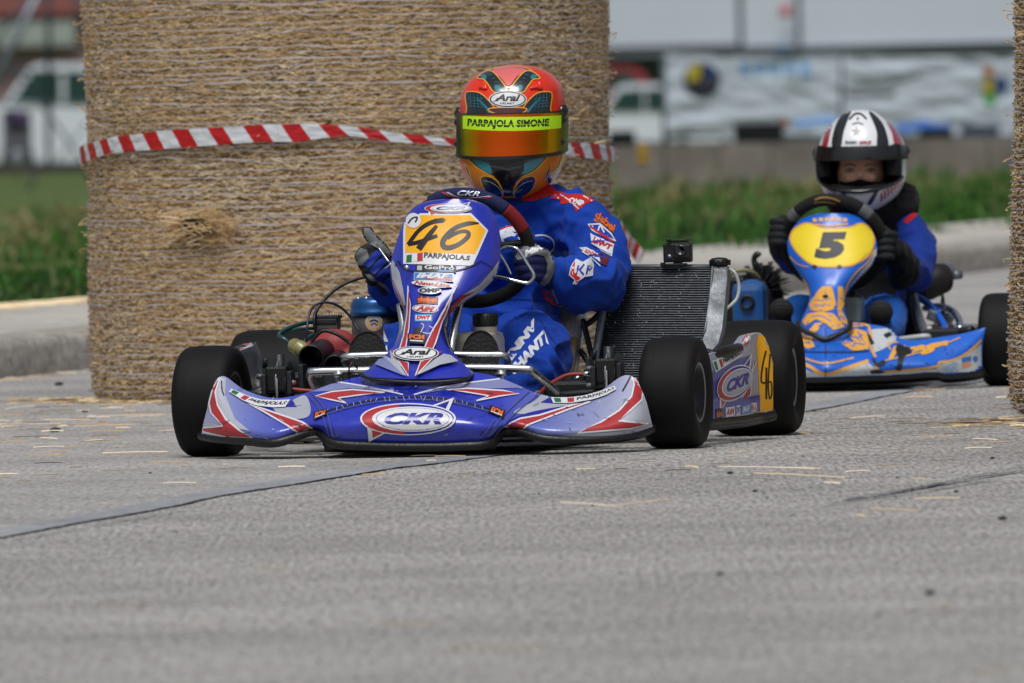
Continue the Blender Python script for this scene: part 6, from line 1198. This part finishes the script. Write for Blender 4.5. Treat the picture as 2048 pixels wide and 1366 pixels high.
b = MB(); c = U(1528, 580, .5); b.lathe([(0, -.12), (.055, -.12), (.055, -.02), (.04, .03), (0, .04)], BLK, c, (0, 0, 1), 30); b.box(U(1470, 600, .5), (.09, .12, .13), BLK, bev=.01); b.build('cylinder', eng2)
b = MB()     # sunburst of radial cooling fins on the head
for k in range(30):
    a = R(-12 + k * 204 / 29); l0, l1 = .035, .072 + .010 * math.sin(k * 1.7); o = c + Vector((-.005, .02 * math.sin(k * 2.3), 0)); d_ = Vector((math.cos(a), 0, math.sin(a))); n_ = Vector((-d_.z, 0, d_.x)) * .0022; V = []
    for yy in (-.05, .05):
        for l_, tt_ in ((l0, 1), (l1, .5)): V += [o + d_ * l_ + n_ * tt_ + Vector((0, yy, 0)), o + d_ * l_ - n_ * tt_ + Vector((0, yy, 0))]
    b.add(V, [(0, 1, 3, 2), (4, 6, 7, 5), (0, 2, 6, 4), (1, 5, 7, 3), (2, 3, 7, 6)], BLK, False)
b.tube([U(1511, 535, .5), U(1508, 518, .5), U(1514, 508, .5), U(1520, 512, .5)], .008, BLK, 8); b.build('cooling_fins', eng2)
bar2('radiator_hose', [(1447, 566, .4), (1460, 548, .4), (1482, 540, .4), (1505, 545, .42), (1520, 560, .45)], .006, mat('hose_straw', '8d8560', .5))
# steering wheel
c = U(1668, 486, .17); e1 = Vector((math.cos(R(9)), 0, -math.sin(R(9)))); e2 = Matrix.Rotation(R(28), 3, 'X') @ Vector((math.sin(R(9)), 0, math.cos(R(9)))); GR2 = mat('grip_grey', '5a5d60', .7)
rp = lambda a, r_=.136: c + e1 * (r_ * math.sin(R(a))) + e2 * (r_ * math.cos(R(a)))
b = MB()
for a0, a1, m in ((-52, 28, SUK), (28, 42, GR2), (42, 180, SUK), (180, 296, SUK), (296, 308, GR2)): n = max(3, int(abs(a1 - a0) / 6)); b.tube([rp(a0 + (a1 - a0) * i / n) for i in range(n + 1)], .0175, m, 14, smooth=2)
D = Dec(b, K2); D.put(stroke([(1630, 400), (1645, 395), (1665, 397), (1680, 403)], 3), mat('stitch_gold', '8a6a1c', .6)); D.put(stroke([(1628, 406), (1650, 404), (1672, 408)], 2), MATS['stitch_gold'])
s2 = b.build('steering_wheel', R2); b = MB()
for a in (75, 195, 290): b.tube([c, c.lerp(rp(a), .5), rp(a)], .007, DAL, 8)
b.tube([c, U(1660, 560, .02), U(1655, 640, -.1)], .009, DAL, 8); b.build('spoke', s2)
# ---------------------------------------------------------------- the child
CS = cloth('child_suit_blue', '0c2f86', var=.1, vscale=7); CB = cloth('child_black', '0b0b10'); SKN = mat('child_skin', 'd9a88e', .55, spec=.35, var=.05, vscale=30); CLB = cloth('child_trouser_blue', '1257ae', var=.12, vscale=9)
b = MB(); F2 = K2
limb(b, F2, [(1735, 640, .52, (.12, .10)), (1740, 590, .55, (.125, .10)), (1748, 530, .56, (.125, .095)), (1755, 470, .54, (.13, .085)), (1757, 440, .52, (.09, .06))], CS, 22)
limb(b, F2, [(1700, 470, .5, .055), (1757, 446, .52, .06), (1812, 456, .5, .055)], CS); limb(b, F2, [(1755, 450, .52, .055), (1745, 410, .50, .05), (1730, 375, .47, .05)], CS)
limb(b, F2, [(1812, 458, .5, .054), (1836, 500, .46, .052), (1830, 548, .38, .052)], CS); limb(b, F2, [(1830, 548, .38, .050), (1808, 532, .28, .044), (1792, 512, .21, .036)], CS)
limb(b, F2, [(1700, 470, .5, .052), (1640, 500, .45, .05), (1590, 520, .36, .046)], CS); limb(b, F2, [(1590, 520, .36, .044), (1568, 500, .27, .038), (1560, 484, .22, .032)], CS)
limb(b, F2, [(1760, 640, .45, .065), (1772, 632, .25, .060)], CS); limb(b, F2, [(1772, 632, .25, .058), (1775, 660, .12, .045), (1765, 670, .02, .035)], CS)
limb(b, F2, [(1690, 640, .45, .065), (1598, 628, .25, .055)], CS); limb(b, F2, [(1598, 628, .25, .053), (1575, 655, .12, .04), (1565, 665, .02, .035)], CS)
ico(b, F2.U(1722, 340, .46), (.068, .085, .098), CS, 3); ico(b, F2.U(1720, 349, .375), (.009, .014, .015), CS, 2); ico(b, F2.U(1720, 338, .385), (.006, .012, .02), CS, 2); ico(b, F2.U(1700, 356, .395), (.018, .018, .016), CS, 2); ico(b, F2.U(1742, 355, .395), (.018, .018, .016), CS, 2); b.tube([F2.U(1690, 331, .405), F2.U(1720, 329, .388), F2.U(1750, 330, .405)], .010, CS, 8)
V, N, Fc = fuse(b, .0065, 3)
zf = F2.U(1722, 388, .46).z
body_n = V[:, 2] < zf - .03; V2_ = wrinkle(V, N, [(F2.U(1830, 545, .38), Vector((.3, .6, .6)).normalized(), .12, .010, .045), (F2.U(1845, 480, .48), Vector((.2, 0, 1)).normalized(), .10, .007, .04), (F2.U(1770, 632, .25), Vector((.6, 0, .6)).normalized(), .10, .005, .035)], .005, 12); V = np.where(body_n[:, None], V2_, V)
b = MB(); skin_f = []; leg_f = []; blk_f = []; rest = []
zk = F2.U(1770, 585, .3).z
for f in Fc:
    cz = sum(V[i][2] for i in f) / len(f); cy = sum(V[i][1] for i in f) / len(f)
    (skin_f if cz > zf else leg_f if (cz < zk and cy < .42) else rest).append(f)
def sub(fs, m):
    u = sorted({i for f in fs for i in f}); rm = {a: k for k, a in enumerate(u)}; b.add([V[i] for i in u], [tuple(rm[i] for i in f) for f in fs], m)
for fs, m in ((skin_f, SKN), (leg_f, CLB), (rest, CS)): sub(fs, m)
D = Dec(b, F2, base=.0009, d=.0003); P = lambda pts, m: D.put(poly(pts), m, 4)
P([(1806, 442), (1822, 428), (1838, 418), (1843, 424), (1828, 436), (1814, 448)], SRED); P([(1715, 440), (1770, 430), (1795, 450), (1800, 520), (1790, 590), (1730, 600), (1700, 560)], CB); P([(1758, 500), (1812, 505), (1816, 545), (1790, 560), (1760, 545)], CB)
EYW = mat('eye_white', 'b8aeaa', .3); IRI = mat('iris_dark', '20140f', .2); BRW = mat('eyebrow', '3c2a22', .8); SHD = mat('eyelid', '8a5d4e', .6); LIP = mat('lips', '96584e', .5)
for ex in (1700, 1741):
    D.put(smoothpoly([(ex - 9, 342), (ex - 3, 337.5), (ex + 5, 337.5), (ex + 9, 341.5), (ex + 3, 345), (ex - 5, 345)]), SHD, 4); D.put(smoothpoly([(ex - 6, 342), (ex - 2, 339.6), (ex + 3, 339.6), (ex + 6.5, 341.8), (ex + 2, 343.8), (ex - 3, 343.8)]), EYW, 4); D.put(ell(ex, 341.6, 2.6, 2.5), IRI, 4); D.put(stroke([(ex - 9, 341), (ex - 2, 337), (ex + 5, 337), (ex + 9, 341)], 1.5), IRI, 4)
    D.put(stroke([(ex - 12, 332), (ex, 329), (ex + 12, 332)], 2.6), BRW, 4)
for dx in (-4, 4): D.put(ell(1720 + dx, 358.5, 2, 1.3), SHD, 4)
P([(1655, 356), (1690, 364), (1708, 361), (1720, 358), (1733, 361), (1752, 364), (1795, 356), (1790, 402), (1660, 402)], CB); P([(1655, 322), (1680, 324), (1676, 345), (1670, 365), (1655, 370)], CB); P([(1795, 322), (1762, 324), (1766, 345), (1775, 365), (1795, 370)], CB)
child = b.build('person', frame=K2, label='child in striped white helmet and blue overall driving the number 5 kart', cat='person', group='kart drivers')
# scarf
b = MB(); limb(b, F2, [(1678, 412, .50, .030), (1700, 420, .46, .036), (1755, 428, .45, .040), (1800, 418, .49, .040), (1812, 398, .53, .038), (1795, 384, .55, .034), (1740, 385, .56, .04), (1690, 390, .55, .034)], CB, 14); V3, N3, F3 = fuse(b, .005, 3); V3 = wrinkle(V3, N3, [], .008, 16); b = MB(); b.add(V3.tolist(), F3, CB); b.build('scarf', child)
# helmet with an open visor port
H2 = densify([(219, 2, 1720, .01, .01), (220.5, 16, 1720, .03, .03), (226, 31, 1720, .055, .06), (236, 45, 1720, .078, .08), (250, 60, 1721, .1, .105), (268, 74, 1722, .118, .122), (288, 84, 1723, .130, .130), (308, 88, 1723, .137, .132), (332, 88.5, 1723, .140, .128), (354, 86.5, 1724, .142, .118), (374, 80, 1725, .143, .10), (392, 68, 1726, .138, .08), (406, 50, 1729, .125, .06), (418, 28, 1734, .105, .05)], 3)
hf2 = helmet_surface(K2, H2, .46); HW = mat('helmet_white', 'dcdfe4', .3, coat=.4); HG = mat('helmet_charcoal', '1f2226', .3, coat=.4); HR2 = mat('helmet_red', '9e1f28', .25, coat=1)
b = MB(); yt = 296; yb = lambda t: 348 + 31 * max(0, math.cos(t * 1.12)) ** .9
b.grid(np.array([[list(hf2(2 * math.pi * i / 80, y)) for i in range(81)] for y in [r[0] for r in H2 if r[0] < yt] + [yt]]), HW)
b.grid(hgrid(hf2, yt, 418, 26, 1.28, 2 * math.pi - 1.28, 60), HW); b.grid(hgrid(hf2, yb, 418, 12, -1.29, 1.29, 50), HW)
D = Dec(b, K2, base=.001, d=.00022); P = lambda L, m: D.put(smoothpoly(m6(L), 4), m, 6)
P([(590, 60), (620, 52), (605, 90), (585, 150), (572, 215), (538, 215), (532, 190), (545, 130), (565, 85)], HG); P([(700, 55), (725, 65), (770, 120), (790, 215), (740, 215), (737, 150), (720, 100)], HG); P([(520, 110), (540, 95), (525, 150), (510, 215), (488, 215), (498, 160)], HR2); P([(775, 90), (800, 110), (840, 165), (852, 205), (820, 212), (805, 150)], HR2)
D.put(stroke(m6([(612, 90), (632, 68), (650, 62), (670, 68), (690, 88)]), 3.5), HG); D.put(stroke(m6([(650, 80), (650, 92)]), 3, k=0), HG); D.put(stroke(m6([(625, 112), (650, 104), (675, 112)]), 2), HG)
st = []
for k in range(10): a = -math.pi / 2 + k * math.pi / 5; r_ = 11 if k % 2 == 0 else 4.6; st.append((1713 + r_ * math.cos(a), 263.5 + r_ * math.sin(a)))
D.put(poly(st), HG, 4); D.put(quad(text('SUOMY', .2, .05), C6(592, 186), C6(650, 188), C6(650, 202), C6(592, 200)), HG); D.put(quad(text('SRS', .2, .05), C6(655, 188), C6(712, 186), C6(712, 202), C6(655, 202)), HR2)
for k in range(7): x = 752 + 15 * k; y = 440 - 12 * k; P([(x, y - 12), (x + 8, y - 16), (x + 12, y + 8), (x + 4, y + 24), (x + 1, y + 8)], HR2)
for k in range(4): x = 500 + 13 * k; y = 390 + 8 * k; P([(x, y - 8), (x + 7, y - 6), (x + 8, y + 8), (x + 2, y + 12)], HR2)
P([(735, 405), (750, 402), (715, 470), (695, 470)], HG); P([(560, 405), (578, 408), (605, 440), (590, 445)], HG); P([(478, 260), (488, 262), (490, 330), (482, 340)], HR2)
hel2 = b.build('helmet', child)
b = MB(); b.grid(hgrid(hf2, 240, 410, 24, -3.1, 3.1, 60, -.014)[:, :20], CB); b.grid(hgrid(hf2, 240, 410, 24, -3.1, 3.1, 60, -.014)[:, 41:], CB)
Gp = hgrid(hf2, 293, lambda t: yb(t) + 3, 8, -1.3, 1.3, 50, .001); 
b.tube([Vector(p) for p in Gp[-1]], .006, HK, 8, smooth=0); b.tube([hf2(-1.02, 292 + 10 * i, -.008) for i in range(7)], .02, CB, 10); b.tube([hf2(1.02, 292 + 10 * i, -.008) for i in range(7)], .02, CB, 10); b.tube([hf2(-1 + .1 * i, 388 - 8 * abs(-1 + .1 * i), -.022) for i in range(21)], .02, CB, 10); b.build('lining', hel2)
b = MB(); b.grid(hgrid(hf2, 292, 320, 6, -1.62, 1.62, 60, .006), HK, -.003)
for sx in (-1, 1): b.lathe([(0, .008), (.012, .007), (.018, .003), (.018, -.006)], HK, hf2(sx * 1.5, 306, .005), (sx, -.3, 0), 20)
b.build('visor', hel2)
# gloves
def fist(wr, pc, fingers, th, m=GBLK):
    b = MB(); limb(b, K2, [wr, pc], m, 14)
    for f in fingers: b.tube([K2.U(*p) for p in f], [.0105, .0105, .010, .009, .007], m, 10, smooth=3)
    b.tube([K2.U(*p) for p in th], [.013, .0125, .011, .009], m, 10, smooth=3); V, N_, Fc = fuse(b, .0032, 2); b = MB(); b.add(V.tolist(), Fc, m); D = Dec(b, K2, base=.0007)
    return b.build('glove', child)
fist((1804, 530, .26, (.036, .034)), (1782, 492, .20, (.034, .026)), [[(1790 - i * 2, 470 + 15 * i, .195), (1782, 468 + 15 * i, .155), (1768, 468 + 15 * i, .140), (1756, 472 + 15 * i, .155), (1758, 476 + 15 * i, .175)] for i in range(4)], [(1786, 480, .2), (1772, 462, .185), (1760, 458, .175), (1750, 464, .172)])
fist((1560, 500, .24, (.034, .03)), (1553, 472, .20, (.034, .026)), [[(1545, 444 + 14 * i, .195), (1548, 442 + 14 * i, .155), (1560, 442 + 14 * i, .140), (1572, 446 + 14 * i, .155), (1570, 450 + 14 * i, .175)] for i in range(4)], [(1552, 455, .2), (1562, 440, .185), (1572, 436, .175), (1580, 442, .172)])
b = MB(); limb(b, K2, [(1796, 500, .19, (.03, .03)), (1808, 535, .26, (.045, .042)), (1802, 556, .28, (.040, .034))], CB, 16); V, N_, Fc = fuse(b, .005, 2); V = wrinkle(V, N_, [], .008, 18); b = MB(); b.add(V.tolist(), Fc, CB); b.build('glove_cuff', child)
for cx, cy in ((1563, 620), (1762, 624)):
    b = MB(); ico(b, K2.U(cx, cy, -.01), (.034, .022, .032), SOLE, 3); b.tube([K2.U(cx, cy + 8, .01), K2.U(cx, cy + 26, .05)], .028, SOLE, 12); D = Dec(b, K2)
    for k in range(5): D.put(stroke([(cx - 18, cy - 14 + 7 * k), (cx, cy - 17 + 7 * k), (cx + 18, cy - 14 + 7 * k)], 1.4), GRV)
    b.build('shoe', child)
